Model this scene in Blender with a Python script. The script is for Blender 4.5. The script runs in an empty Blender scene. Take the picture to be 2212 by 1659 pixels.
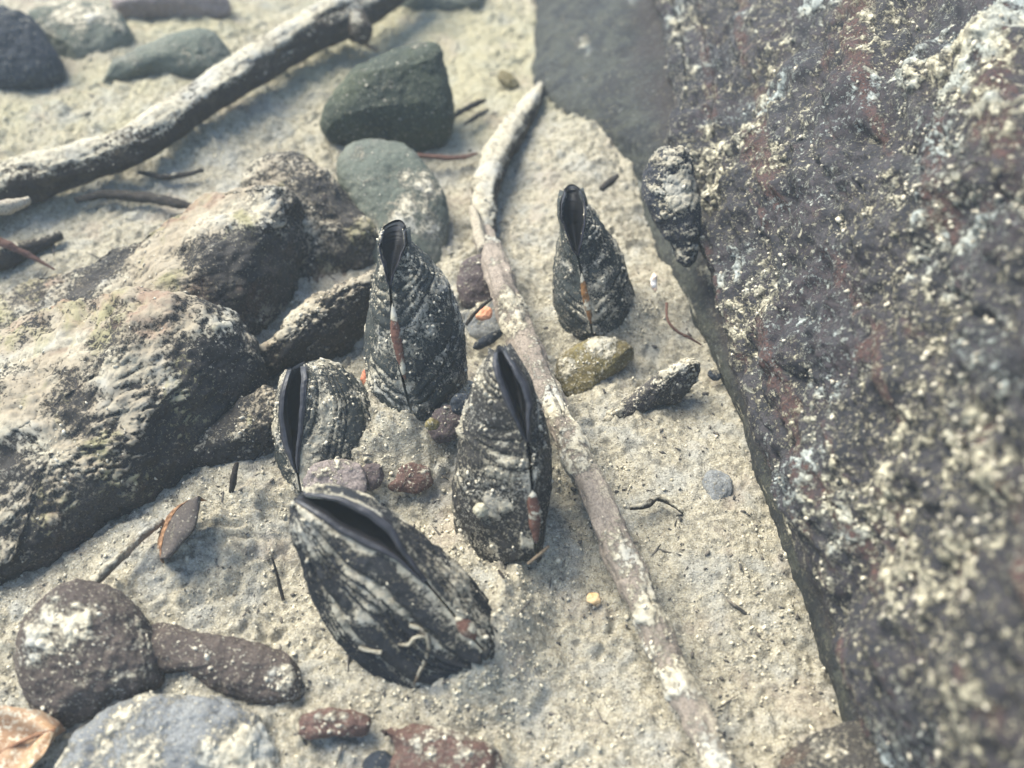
import bpy, math, random
import numpy as np
from mathutils import Vector

# ------------------------------------------------------------------ camera
scene = bpy.context.scene
COL = scene.collection
CAM_H, PITCH, HFOV = 0.30, math.radians(48), math.radians(55)
TH = math.tan(HFOV / 2)
cam_d = bpy.data.cameras.new("camera")
cam = bpy.data.objects.new("camera", cam_d)
COL.objects.link(cam)
cam.location = (0, 0, CAM_H)
cam.rotation_euler = (math.pi / 2 - PITCH, 0, 0)
cam_d.sensor_width = 36
cam_d.angle = HFOV
cam_d.clip_start = 0.005
cam_d.clip_end = 50
cam_d.dof.use_dof = True
cam_d.dof.focus_distance = 0.362
cam_d.dof.aperture_fstop = 7.0
scene.camera = cam

# ------------------------------------------------------------------ light
SUN_DIR = Vector((-0.55, 0.42, 0.95)).normalized()
world = bpy.data.worlds.new("World")
scene.world = world
world.use_nodes = True
nt = world.node_tree
sky = nt.nodes.new("ShaderNodeTexSky")
sky.sky_type = 'NISHITA'
sky.sun_disc = False
sky.sun_elevation = math.asin(SUN_DIR.z)
sky.sun_rotation = math.atan2(SUN_DIR.x, SUN_DIR.y)
bg = nt.nodes["Background"]
bg.inputs["Strength"].default_value = 0.15
nt.links.new(sky.outputs[0], bg.inputs["Color"])
sun_d = bpy.data.lights.new("sun", 'SUN')
sun_d.energy = 3.7
sun_d.angle = math.radians(42)
sun_d.color = (1.0, 0.965, 0.85)
sun = bpy.data.objects.new("sun", sun_d)
sun.rotation_euler = SUN_DIR.to_track_quat('Z', 'Y').to_euler()
COL.objects.link(sun)
scene.view_settings.view_transform = 'Standard'
scene.view_settings.look = 'None'
scene.view_settings.exposure = 1.5
scene.view_settings.gamma = 1
scene.cycles.use_denoising = True
scene.cycles.max_bounces = 6
scene.cycles.volume_bounces = 1

# ------------------------------------------------------------------ geometry helpers
FWD = np.array([0, math.cos(PITCH), -math.sin(PITCH)])
UPV = np.array([0, math.sin(PITCH), math.cos(PITCH)])
RGT = np.array([1.0, 0, 0])
EYE = np.array([0, 0, CAM_H])


def ray(p):
    p = np.asarray(p, float)
    u = (p[..., 0] - 1106) / 1106 * TH
    v = -(p[..., 1] - 829.5) / 1106 * TH
    return FWD + u[..., None] * RGT + v[..., None] * UPV


def onz(p, z=0.0):
    """picture point (in a 2212 wide picture) -> point at height z"""
    d = ray(p)
    t = (np.asarray(z, float) - CAM_H) / d[..., 2]
    return EYE + t[..., None] * d


def depth(P):
    return (np.asarray(P) - EYE) @ FWD


def mpp(P):
    """metres per picture point at P"""
    return depth(P) * TH / 1106


class Plane:
    def __init__(self, pivot, z0=0.0, tilt=40, yaw=0):
        t, y = math.radians(tilt), math.radians(yaw)
        self.n = np.array([math.sin(y) * math.sin(t), -math.cos(y) * math.sin(t), math.cos(t)])
        self.p = onz(np.array(pivot, float), z0)

    def __call__(self, pix, off=0.0):
        d = ray(pix)
        k = ((self.p - EYE) @ self.n + off) / (d @ self.n)
        return EYE + k[..., None] * d


def _hash(ix, iy, iz, seed):
    h = (ix * 374761393 + iy * 668265263 + iz * 2147483647 + seed * 974634541) & 0xFFFFFFFF
    h = ((h ^ (h >> 13)) * 1274126177) & 0xFFFFFFFF
    h = ((h ^ (h >> 16)) * 2246822519) & 0xFFFFFFFF
    return (h ^ (h >> 15)) & 0xFFFFFFFF


def noise(P, freq, seed=0):
    """value-gradient noise, about -1..1"""
    Q = np.asarray(P) * freq + seed * 7.31 + 1000.0
    I = np.floor(Q).astype(np.int64)
    F = Q - I
    U = F * F * F * (F * (F * 6 - 15) + 10)
    out = 0
    for dx in (0, 1):
        wx = U[:, 0] if dx else 1 - U[:, 0]
        for dy in (0, 1):
            wy = U[:, 1] if dy else 1 - U[:, 1]
            for dz in (0, 1):
                wz = U[:, 2] if dz else 1 - U[:, 2]
                h = _hash(I[:, 0] + dx, I[:, 1] + dy, I[:, 2] + dz, seed)
                gx = (h & 1023) / 511.5 - 1
                gy = ((h >> 10) & 1023) / 511.5 - 1
                gz = ((h >> 20) & 1023) / 511.5 - 1
                out = out + wx * wy * wz * (gx * (F[:, 0] - dx) + gy * (F[:, 1] - dy) + gz * (F[:, 2] - dz))
    return out * 1.6


def fbm(P, freq, octv=4, seed=0, gain=0.5):
    s, a, t = 0, 1.0, 0
    for i in range(octv):
        s = s + a * noise(P, freq * 2.03 ** i, seed + i * 17)
        t += a
        a *= gain
    return s / t * 1.5


def sstep(a, b, x):
    t = np.clip((x - a) / (b - a), 0, 1)
    return t * t * (3 - 2 * t)


def catmull(pts, n, closed=False):
    pts = np.asarray(pts, float)
    if closed:
        ext = np.vstack([pts[-1], pts, pts[0], pts[1]])
        m = len(pts)
    else:
        ext = np.vstack([2 * pts[0] - pts[1], pts, 2 * pts[-1] - pts[-2]])
        m = len(pts) - 1
    # uniform parameter
    t = np.linspace(0, m, n, endpoint=not closed)
    i = np.minimum(t.astype(int), m - 1)
    f = (t - i)[:, None]
    p0, p1, p2, p3 = ext[i], ext[i + 1], ext[i + 2], ext[i + 3]
    return 0.5 * (2 * p1 + (p2 - p0) * f + (2 * p0 - 5 * p1 + 4 * p2 - p3) * f ** 2 + (3 * p1 - p0 - 3 * p2 + p3) * f ** 3)


def grid_faces(nr, nc, wrap=False):
    r = np.arange(nr - 1)[:, None]
    c = np.arange(nc if wrap else nc - 1)[None, :]
    c2 = (c + 1) % nc
    a = r * nc + c
    b = r * nc + c2
    d = (r + 1) * nc + c
    e = (r + 1) * nc + c2
    return np.stack([a, b, e, d], -1).reshape(-1, 4)


def vnormals(V, F):
    a, b, c, d = (V[F[:, i]] for i in range(4))
    fn = np.cross(c - a, d - b)
    N = np.zeros_like(V)
    for k in range(3):
        for i in range(4):
            N[:, k] += np.bincount(F[:, i], fn[:, k], len(V))
    return N / (np.linalg.norm(N, axis=1, keepdims=True) + 1e-20)


def mesh_obj(name, V, F, material, parent=None, origin=(0, 0, 0), attrs=None, T=None, smooth=True):
    V = np.asarray(V, float) - np.asarray(origin)
    me = bpy.data.meshes.new(name)
    me.vertices.add(len(V))
    me.vertices.foreach_set("co", V.astype(np.float32).ravel())
    parts, starts, pos = [], [], 0
    if F is not None and len(F):
        parts.append(F.ravel())
        starts.append(pos + np.arange(len(F)) * 4)
        pos += F.size
    if T is not None and len(T):
        parts.append(T.ravel())
        starts.append(pos + np.arange(len(T)) * 3)
        pos += T.size
    loops = np.concatenate(parts).astype(np.int32)
    st = np.concatenate(starts).astype(np.int32)
    me.loops.add(len(loops))
    me.loops.foreach_set("vertex_index", loops)
    me.polygons.add(len(st))
    me.polygons.foreach_set("loop_start", st)
    if smooth:
        me.polygons.foreach_set("use_smooth", np.ones(len(st), bool))
    for k, val in (attrs or {}).items():
        at = me.attributes.new(k, 'FLOAT', 'POINT')
        at.data.foreach_set("value", np.asarray(val, np.float32))
    me.update(calc_edges=True)
    me.validate()
    me.materials.append(material)
    o = bpy.data.objects.new(name, me)
    COL.objects.link(o)
    if parent is not None:
        o.parent = parent
    else:
        o.location = origin
    return o


def tag(o, label=None, cat=None, group=None, kind=None):
    if label:
        o["label"] = label
    if cat:
        o["category"] = cat
    if group:
        o["group"] = group
    if kind:
        o["kind"] = kind
    return o


def empty(name, loc, label, cat, group=None):
    o = bpy.data.objects.new(name, None)
    o.empty_display_size = 0.01
    o.location = loc
    COL.objects.link(o)
    return tag(o, label, cat, group)


# ------------------------------------------------------------------ materials
SILT = (0.45, 0.402, 0.292)
SILT_DARK = (0.235, 0.205, 0.145)


class NB:
    def __init__(self, name):
        self.m = bpy.data.materials.new(name)
        self.m.use_nodes = True
        self.t = self.m.node_tree
        self.b = self.t.nodes["Principled BSDF"]
        self.co = self.t.nodes.new("ShaderNodeTexCoord").outputs["Object"]

    def link(self, a, b):
        self.t.links.new(a, b)

    def noise(self, scale, detail=4, rough=0.55, vec=None, dist=0.0):
        n = self.t.nodes.new("ShaderNodeTexNoise")
        n.inputs["Scale"].default_value = scale
        n.inputs["Detail"].default_value = detail
        n.inputs["Roughness"].default_value = rough
        n.inputs["Distortion"].default_value = dist
        self.link(vec or self.co, n.inputs["Vector"])
        return n.outputs["Fac"]

    def voro(self, scale, vec=None, feature='F1'):
        n = self.t.nodes.new("ShaderNodeTexVoronoi")
        n.inputs["Scale"].default_value = scale
        n.feature = feature
        self.link(vec or self.co, n.inputs["Vector"])
        return n

    def math(self, op, a, b=0.0, c=0.0, clamp=False):
        n = self.t.nodes.new("ShaderNodeMath")
        n.operation = op
        n.use_clamp = clamp
        for i, x in enumerate((a, b, c)):
            if isinstance(x, (int, float)):
                n.inputs[i].default_value = x
            else:
                self.link(x, n.inputs[i])
        return n.outputs[0]

    def step(self, x, lo, hi):
        n = self.t.nodes.new("ShaderNodeMapRange")
        n.interpolation_type = 'SMOOTHSTEP'
        n.inputs["From Min"].default_value = lo
        n.inputs["From Max"].default_value = hi
        self.link(x, n.inputs["Value"])
        return n.outputs["Result"]

    def mix(self, f, a, b):
        n = self.t.nodes.new("ShaderNodeMix")
        n.data_type = 'RGBA'
        ins = [i for i in n.inputs if i.type == 'RGBA']
        fi = [i for i in n.inputs if i.name == 'Factor' and i.type == 'VALUE'][0]
        if isinstance(f, (int, float)):
            fi.default_value = f
        else:
            self.link(f, fi)
        for s, x in zip(ins, (a, b)):
            if isinstance(x, tuple):
                s.default_value = (*x, 1)
            else:
                self.link(x, s)
        return [o for o in n.outputs if o.type == 'RGBA'][0]

    def attr(self, name):
        n = self.t.nodes.new("ShaderNodeAttribute")
        n.attribute_name = name
        return n.outputs["Fac"]

    def stretch(self, s):
        n = self.t.nodes.new("ShaderNodeMapping")
        n.inputs["Scale"].default_value = s
        self.link(self.co, n.inputs["Vector"])
        return n.outputs[0]

    def bump(self, h, dist, strength=1.0, prev=None):
        n = self.t.nodes.new("ShaderNodeBump")
        n.inputs["Distance"].default_value = dist
        n.inputs["Strength"].default_value = strength
        self.link(h, n.inputs["Height"])
        if prev is not None:
            self.link(prev, n.inputs["Normal"])
        return n.outputs["Normal"]

    def done(self, color, rough=0.85, normal=None, spec=0.25):
        if isinstance(color, tuple):
            self.b.inputs["Base Color"].default_value = (*color, 1)
        else:
            self.link(color, self.b.inputs["Base Color"])
        if isinstance(rough, (int, float)):
            self.b.inputs["Roughness"].default_value = rough
        else:
            self.link(rough, self.b.inputs["Roughness"])
        self.b.inputs["Specular IOR Level"].default_value = spec
        if normal is not None:
            self.link(normal, self.b.inputs["Normal"])
        return self.m


def silt_colour(b, tone=1.0):
    s = tuple(x * tone for x in SILT)
    sd = tuple(x * tone for x in SILT_DARK)
    c = b.mix(b.step(b.noise(420, 5, 0.7), 0.34, 0.60), sd, s)
    c = b.mix(b.step(b.noise(60, 3), 0.45, 0.7), c, tuple(x * tone for x in (0.36, 0.345, 0.29)))
    return c


def rock_mat(name, c1, c2, c3=None, scale=60, speck=0.5, silt_k=0.5, lo=0.42, hi=0.58, rough=0.8, tone=1.0, bump=0.0006, cover=None):
    """stone: two mingling colours, patches of a third, pale specks, silt where the mesh attribute says"""
    b = NB(name)
    c = b.mix(b.step(b.noise(scale, 6, 0.65), 0.38, 0.62), c1, c2)
    if c3:
        c = b.mix(b.step(b.noise(scale * 0.55, 4, 0.6, dist=0.6), 0.54, 0.66), c, c3)
    fine = b.noise(1500, 4, 0.7)
    c = b.mix(b.math('MULTIPLY', b.step(fine, 0.35, 0.62), 0.55), tuple(x * 0.45 for x in c1), c)
    sc = silt_colour(b, tone)
    if cover:
        k1, k2, k3 = cover
        sc = b.mix(b.math('MULTIPLY', b.step(b.noise(26, 4, 0.6, dist=0.4), 0.35, 0.52), 0.9), sc, k1)
        sc = b.mix(b.math('MULTIPLY', b.step(b.noise(33, 4, 0.65, b.stretch((1.3, 1, 0.8)), 0.5), 0.52, 0.64), 0.8), sc, k2)
        sc = b.mix(b.math('MULTIPLY', b.step(b.noise(21, 4, 0.65, b.stretch((1, 1.4, 1)), 0.7), 0.56, 0.68), 0.8), sc, k3)
    spk = b.math('MULTIPLY', b.step(b.noise(950, 3, 0.6), 0.66 - 0.12 * speck, 0.74 - 0.10 * speck), 0.85)
    c = b.mix(spk, c, sc)
    sv = b.math('ADD', b.attr("silt"), b.math('MULTIPLY', b.math('SUBTRACT', b.noise(640, 5, 0.75), 0.5), silt_k * 2.2))
    f = b.step(sv, lo, hi)
    c = b.mix(f, c, sc)
    h = b.math('ADD', b.math('MULTIPLY', fine, 0.5), b.math('ADD', f, b.math('MULTIPLY', spk, 0.5)))
    nrm = b.bump(h, bump, 0.9)
    return b.done(c, rough, nrm)


def plain_mat(name, c1, c2, scale=300, rough=0.7, bump=0.0003, spec=0.3, lo=0.4, hi=0.6):
    b = NB(name)
    n = b.noise(scale, 5, 0.65)
    c = b.mix(b.step(n, lo, hi), c1, c2)
    return b.done(c, rough, b.bump(n, bump, 0.7), spec)


# ------------------------------------------------------------------ the river bed
MOUNDS = [  # picture point, radius (m), height (m)
    ((900, 985), 0.028, 0.010), ((1010, 960), 0.018, 0.006), ((760, 1010), 0.020, 0.005),
    ((1100, 1180), 0.030, 0.003), ((1290, 330), 0.045, 0.012), ((1420, 640), 0.030, 0.006),
    ((1500, 1180), 0.05, 0.005), ((1640, 1420), 0.05, 0.006), ((900, 1560), 0.05, 0.004),
    ((430, 1180), 0.03, 0.006), ((540, 1060), 0.025, 0.007), ((250, 1250), 0.03, 0.006),
    ((1330, 900), 0.025, 0.006), ((1060, 620), 0.02, 0.008), ((480, 330), 0.06, 0.006),
    ((250, 240), 0.08, 0.008), ((560, 1560), 0.04, 0.004),
    # silt banked up against the mussels
    ((800, 905), 0.013, 0.011), ((885, 930), 0.014, 0.014), ((985, 905), 0.012, 0.010),
    ((1205, 708), 0.011, 0.010), ((1280, 738), 0.013, 0.012), ((1352, 705), 0.012, 0.011),
    ((1000, 1232), 0.012, 0.008), ((1085, 1245), 0.013, 0.007), ((1178, 1205), 0.010, 0.008),
    ((865, 1000), 0.013, 0.008), ((770, 1050), 0.012, 0.005), ((1090, 1340), 0.011, 0.009), ((1085, 1415), 0.014, 0.013), ((1030, 1470), 0.012, 0.010),
    ((960, 1500), 0.016, 0.005), ((800, 1480), 0.014, 0.004), ((690, 1370), 0.010, 0.003), ((440, 1480), 0.012, 0.003),
]
MP = [(onz(np.array(p, float))[:2], r, h) for p, r, h in MOUNDS]


def ground_h(xy, fine=True):
    P = np.column_stack([xy, np.zeros(len(xy))])
    z = 0.006 * fbm(P, 5, 2, 3) + 0.0035 * fbm(P, 22, 3, 5)
    for c, r, h in MP:
        z += h * np.exp(-((xy - c) ** 2).sum(1) / (r * r))
    if fine:
        soft = sstep(-0.35, 0.3, fbm(P, 16, 2, 91))
        wp = P + 0.0035 * np.column_stack([fbm(P, 60, 2, 92), fbm(P, 60, 2, 93), 0 * P[:, 0]])
        z += (0.0009 + 0.0007 * soft) * fbm(wp, 70, 3, 11)
        bil = np.abs(noise(wp, 105, 23)) + 0.6 * np.abs(noise(wp, 215, 24)) + 0.38 * np.abs(noise(wp, 410, 25))
        z += (0.0016 + 0.0026 * soft) * (np.minimum(bil, 1.1) - 0.45)
        z += 0.0009 * fbm(P, 400, 2, 29, 0.6)
    return z


def ground_z(pix):
    """height of the bed (without crumbs) below a picture point"""
    p = np.atleast_2d(np.asarray(pix, float))
    z = np.zeros(len(p))
    for _ in range(3):
        z = ground_h(onz(p, z)[:, :2], False)
    return z if len(np.shape(pix)) > 1 else float(z[0])


def axis_samples(lo, hi, step, far, k=1.25):
    a = list(np.arange(lo, hi, step))
    s, x = step, a[-1]
    while x < far:
        s *= k
        x += s
        a.append(x)
    s, x = step, a[0]
    pre = []
    while x > -far:
        s *= k
        x -= s
        pre.append(x)
    return np.array(pre[::-1] + a)


def ground_mat():
    b = NB("silt_bed")
    c = silt_colour(b)
    # crumbs: shade of pits painted as dark noise, detritus grains, pale flocs
    n2 = b.noise(900, 4, 0.7)
    c = b.mix(b.math('MULTIPLY', b.step(n2, 0.545, 0.63), 0.75), c, (0.10, 0.092, 0.075))
    n3 = b.noise(1500, 3, 0.6)
    c = b.mix(b.math('MULTIPLY', b.step(n3, 0.535, 0.62), 0.55), c, (0.62, 0.58, 0.48))
    n4 = b.noise(230, 3, 0.6)
    c = b.mix(b.math('MULTIPLY', b.step(n4, 0.54, 0.66), 0.55), c, (0.13, 0.12, 0.095))
    # algae tinge patches far off, rusty film here and there
    c = b.mix(b.math('MULTIPLY', b.attr("algae"), 0.38), c, (0.36, 0.33, 0.17))
    c = b.mix(b.math('MULTIPLY', b.step(b.noise(34, 3), 0.56, 0.68), 0.35), c, (0.34, 0.27, 0.21))
    h = b.math('ADD', b.noise(480, 6, 0.75), b.math('MULTIPLY', n3, 0.5))
    return b.done(c, 0.95, b.bump(h, 0.0019, 1.0), 0.12)


gx = axis_samples(-0.50, 0.50, 0.00092, 4.0)
gy = axis_samples(0.04, 0.82, 0.00092, 4.0)
XX, YY = np.meshgrid(gx, gy)
xy = np.column_stack([XX.ravel(), YY.ravel()])
gz = ground_h(xy)
GV = np.column_stack([xy, gz])
alg = np.zeros(len(xy))
for p_, r_ in (((1040, 90), 0.09), ((980, 150), 0.06), ((1100, 30), 0.10), ((60, 300), 0.08), ((500, 60), 0.10)):
    alg += np.exp(-((xy - onz(np.array(p_, float))[:2]) ** 2).sum(1) / r_ ** 2)
alg = np.clip(alg * (0.7 + 0.8 * fbm(GV, 25, 3, 44)), 0, 1)
ground = mesh_obj("ground", GV, grid_faces(len(gy), len(gx)), ground_mat(), attrs={"algae": alg})
tag(ground, kind="structure")


# ------------------------------------------------------------------ scatter of silt crumbs
_ico = None


def ico():
    global _ico
    if _ico is None:
        t = (1 + 5 ** 0.5) / 2
        v = np.array([(-1, t, 0), (1, t, 0), (-1, -t, 0), (1, -t, 0), (0, -1, t), (0, 1, t), (0, -1, -t), (0, 1, -t),
                      (t, 0, -1), (t, 0, 1), (-t, 0, -1), (-t, 0, 1)]) / math.hypot(1, t)
        f = np.array([(0, 11, 5), (0, 5, 1), (0, 1, 7), (0, 7, 10), (0, 10, 11), (1, 5, 9), (5, 11, 4), (11, 10, 2),
                      (10, 7, 6), (7, 1, 8), (3, 9, 4), (3, 4, 2), (3, 2, 6), (3, 6, 8), (3, 8, 9), (4, 9, 5),
                      (2, 4, 11), (6, 2, 10), (8, 6, 7), (9, 8, 1)])
        _ico = (v, f)
    return _ico


def crumbs(name, P, size, material, parent=None, seed=0, origin=(0, 0, 0), flat=0.8, long=1.0):
    r = np.random.default_rng(seed)
    v, f = ico()
    n = len(P)
    # random orientation by random orthonormal frames
    A = r.normal(size=(n, 3))
    A /= np.linalg.norm(A, axis=1, keepdims=True)
    if long > 1.5:
        A[:, 2] *= 0.25
        A /= np.linalg.norm(A, axis=1, keepdims=True)
    B = np.cross(A, r.normal(size=(n, 3)))
    B /= np.linalg.norm(B, axis=1, keepdims=True)
    C = np.cross(A, B)
    rad = size * (0.6 + 0.8 * r.random((n, 1)))
    jit = 1 + 1.1 * (r.random((n, 12)) - 0.5)
    loc = v[None] * jit[..., None]
    sx = long * (0.8 + 0.5 * r.random((n, 1)))
    W = (loc[..., 0:1] * (A * sx)[:, None] + loc[..., 1:2] * B[:, None] + loc[..., 2:3] * (C * flat)[:, None]) * rad[:, :, None]
    V = (P[:, None] + W).reshape(-1, 3)
    T = (f[None] + (np.arange(n) * 12)[:, None, None]).reshape(-1, 3)
    return mesh_obj(name, V, None, material, parent, origin, T=T, smooth=True)


M_CRUMB = plain_mat("pale_silt_crumb", (0.32, 0.285, 0.205), (0.53, 0.475, 0.35), 260, 0.95, 0.0004, 0.1)
M_FLECK = plain_mat("pale_silt_fleck", (0.28, 0.25, 0.19), (0.50, 0.45, 0.34), 500, 0.95, 0.0004, 0.1)
M_DARK = plain_mat("dark_detritus", (0.035, 0.033, 0.03), (0.11, 0.095, 0.075), 300, 0.8)


def scatter_ground(n, seed, pw=1.0):
    r = np.random.default_rng(seed)
    pix = np.column_stack([r.uniform(-150, 2350, n), 1750 - 1900 * r.random(n) ** pw])
    q = onz(pix)[:, :2]
    return np.column_stack([q, ground_h(q)])


def slivers(n, seed, box):
    r = np.random.default_rng(seed)
    pix = np.column_stack([r.uniform(box[0], box[2], n), r.uniform(box[1], box[3], n)])
    q = onz(pix)[:, :2]
    return np.column_stack([q, ground_h(q) + 0.0004])


rng = np.random.default_rng(4)
P = np.vstack([slivers(110, 61, (-100, 60, 1150, 620)), slivers(50, 62, (380, 950, 1700, 1750))])
tag(crumbs("plant_slivers", P, 0.00022 + 0.0003 * rng.random((len(P), 1)), M_DARK, seed=8, long=7.0), "dark slivers of rotted plant stems strewn over the silt", "plant debris", kind="stuff")
P = scatter_ground(52000, 1)
keep = fbm(P * [1, 1, 0], 26, 2, 50) + 0.5 * rng.normal(size=len(P)) > -0.1
P = P[keep]
sz = 0.0002 + 0.00055 * rng.random((len(P), 1)) ** 4
PB, SB = [], []
for p_, r_, h_ in MOUNDS[17:]:
    c_ = onz(np.array(p_, float))[:2]
    q_ = c_ + rng.normal(size=(170, 2)) * r_ * 0.75
    PB.append(np.column_stack([q_, ground_h(q_)]))
    SB.append(0.00022 + 0.0005 * rng.random((170, 1)) ** 3)
P = np.vstack([P] + PB)
sz = np.vstack([sz] + SB)
tag(crumbs("silt_crumbs", P, sz, M_CRUMB, seed=3), "loose pale silt crumbs strewn over the whole river bed", "silt crumbs", kind="stuff")
P = scatter_ground(4200, 2)
sz = 0.00022 + 0.00042 * rng.random((len(P), 1)) ** 3
tag(crumbs("dark_detritus", P + [0, 0, 0.0002], sz, M_DARK, seed=5, long=1.8), "tiny dark flecks of plant debris lying in the pale silt", "plant debris", kind="stuff")


# ------------------------------------------------------------------ stones
def silt_attr(V, N, base, up, nz, f, seed):
    return base + up * (N[:, 2] - 0.5) + nz * fbm(V, f, 4, seed, 0.6)


def stone(name, label, cat, poly, pivot, material, z0=0.0, tilt=40, yaw=0, th=0.55, back=None, apex=None, k=2.4,
          cuts=(), ncut=5, amp=0.05, seed=1, N=260, M=70, silt=(0.25, 0.5, 0.35, 60), flecks=0, group=None, fine=1.0, rough=0.3):
    z0 = z0 + ground_z(pivot)
    pl = Plane(pivot, z0, tilt, yaw)
    pp = np.array(poly, float)
    out = catmull(pp, N, True)
    ap = np.array(apex if apex is not None else pp.mean(0), float)
    O3, A3 = pl(out), pl(ap)
    R = np.linalg.norm(O3 - A3, axis=1).mean()
    back = th if back is None else back
    rr = np.sin(np.linspace(0, math.pi / 2, M + 1))[1:]
    V = [A3 + pl.n * th * R]
    rings = []
    for r in rr:
        rings.append(A3 + r * (O3 - A3) + pl.n * (th * R * (max(0, 1 - r ** k)) ** (1 / k)))
    for r in rr[::-1][1:]:
        rings.append(A3 + r * (O3 - A3) - pl.n * (back * R * (max(0, 1 - r ** k)) ** (1 / k)))
    nr = len(rings)
    V = np.vstack([A3 + pl.n * th * R] + rings + [A3 - pl.n * back * R])
    F = grid_faces(nr, N, True) + 1
    i = np.arange(N)
    T1 = np.stack([np.zeros(N, int), 1 + (i + 1) % N, 1 + i], -1)
    lb = 1 + (nr - 1) * N
    T2 = np.stack([np.full(N, len(V) - 1), lb + i, lb + (i + 1) % N], -1)
    F = F[:, ::-1]
    T = np.vstack([T1, T2])[:, ::-1]
    # facets
    r_ = np.random.default_rng(seed)
    ctr = A3
    cl = [(np.array(n, float) / np.linalg.norm(n), fr) for n, fr in cuts]
    for _ in range(ncut):
        n = r_.normal(size=3)
        n[2] = abs(n[2]) * 0.7
        cl.append((n / np.linalg.norm(n), r_.uniform(0.80, 0.93)))
    for n, fr in cl:
        d = (V - ctr) @ n
        lim = fr * d.max()
        over = np.maximum(0, d - lim)
        V = V - (over * 0.72)[:, None] * n
    Nn = vnormals(V, F)
    if ((V - V.mean(0)) * Nn).sum() < 0:
        F, T, Nn = F[:, ::-1], T[:, ::-1], -Nn
    S = seed * 3
    V = V + Nn * (R * amp * fbm(V, 0.55 / R, 3, S) + R * amp * 0.35 * fbm(V, 2.4 / R, 3, S + 5)
                  + fine * 0.0006 * fbm(V, 260, 3, S + 9) + rough * 0.0022 * fbm(V, 75, 4, S + 13, 0.55))[:, None]
    Nn = vnormals(V, F)
    sa = silt_attr(V, Nn, silt[0], silt[1], silt[2], silt[3], S + 31)
    V = V + Nn * (fine * 0.0011 * sstep(0.42, 0.75, sa) * (0.75 + 0.5 * fbm(V, 330, 2, S + 77)))[:, None]
    c0 = pl.p.copy()
    c0 = np.array([A3[0], A3[1], min(A3[2], 0.0)])
    o = mesh_obj(name, V, F, material, None, c0, {"silt": sa}, T=T)
    tag(o, label, cat, group)
    if flecks:
        vis = np.where(((V - EYE) * Nn).sum(1) < 0)[0]
        vis = vis[(sa[vis] + 0.12 * r_.normal(size=len(vis))) > 0.42]
        if len(vis):
            idx = r_.choice(vis, min(int(flecks * 0.45), len(vis)), replace=False)
            s2 = 0.0002 + 0.0006 * r_.random((len(idx), 1)) ** 3
            tag(crumbs("silt_flecks", V[idx], s2, M_FLECK, o, seed + 1, c0, flat=0.6), kind="stuff")
    return o


M_GREEN = rock_mat("green_algae_stone", (0.034, 0.043, 0.028), (0.085, 0.098, 0.05), (0.06, 0.06, 0.05), 40, 0.5, 0.4)
M_PILE = rock_mat("silted_rock_pile", (0.030, 0.027, 0.024), (0.095, 0.080, 0.063), (0.14, 0.085, 0.055), 45, 0.6, 0.9, 0.40, 0.66, tone=0.78,
                  cover=((0.23, 0.19, 0.13), (0.20, 0.18, 0.09), (0.19, 0.12, 0.08)))
M_GREYGREEN = rock_mat("grey_green_stone", (0.11, 0.125, 0.095), (0.20, 0.20, 0.15), (0.15, 0.135, 0.115), 50, 0.4, 0.35)
M_DUST = rock_mat("dusty_brown_rock", (0.11, 0.095, 0.08), (0.20, 0.175, 0.145), (0.17, 0.12, 0.10), 50, 0.7, 0.6)
M_BLUEDARK = rock_mat("blue_black_stone", (0.018, 0.024, 0.034), (0.05, 0.058, 0.065), None, 50, 0.4, 0.3)
M_ALGAL = rock_mat("ochre_algae_boulder", (0.13, 0.11, 0.075), (0.25, 0.21, 0.14), (0.21, 0.19, 0.075), 30, 0.9, 0.9, 0.38, 0.74, tone=0.82)
M_BROWNB = rock_mat("dark_brown_boulder", (0.035, 0.03, 0.026), (0.11, 0.095, 0.078), (0.16, 0.095, 0.06), 40, 0.9, 0.8, 0.38, 0.72, tone=0.82)
M_BROWN = rock_mat("brown_cobble", (0.075, 0.056, 0.045), (0.15, 0.115, 0.09), (0.11, 0.09, 0.075), 45, 0.7, 0.3)
M_PURPLE = rock_mat("purple_brown_pebble", (0.10, 0.075, 0.07), (0.17, 0.125, 0.115), None, 80, 0.7, 0.4)
M_PINK = rock_mat("pinkish_stone", (0.26, 0.21, 0.185), (0.36, 0.30, 0.265), None, 90, 0.5, 0.4)
M_GREY = rock_mat("pale_grey_stone", (0.20, 0.205, 0.20), (0.33, 0.33, 0.30), (0.20, 0.175, 0.15), 55, 0.7, 0.5)
M_OLIVE = rock_mat("olive_yellow_stone", (0.16, 0.125, 0.05), (0.30, 0.25, 0.10), (0.20, 0.15, 0.09), 60, 1.0, 0.4)
M_RUST = rock_mat("red_brown_stone", (0.11, 0.06, 0.045), (0.19, 0.11, 0.085), None, 70, 0.7, 0.4)

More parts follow.
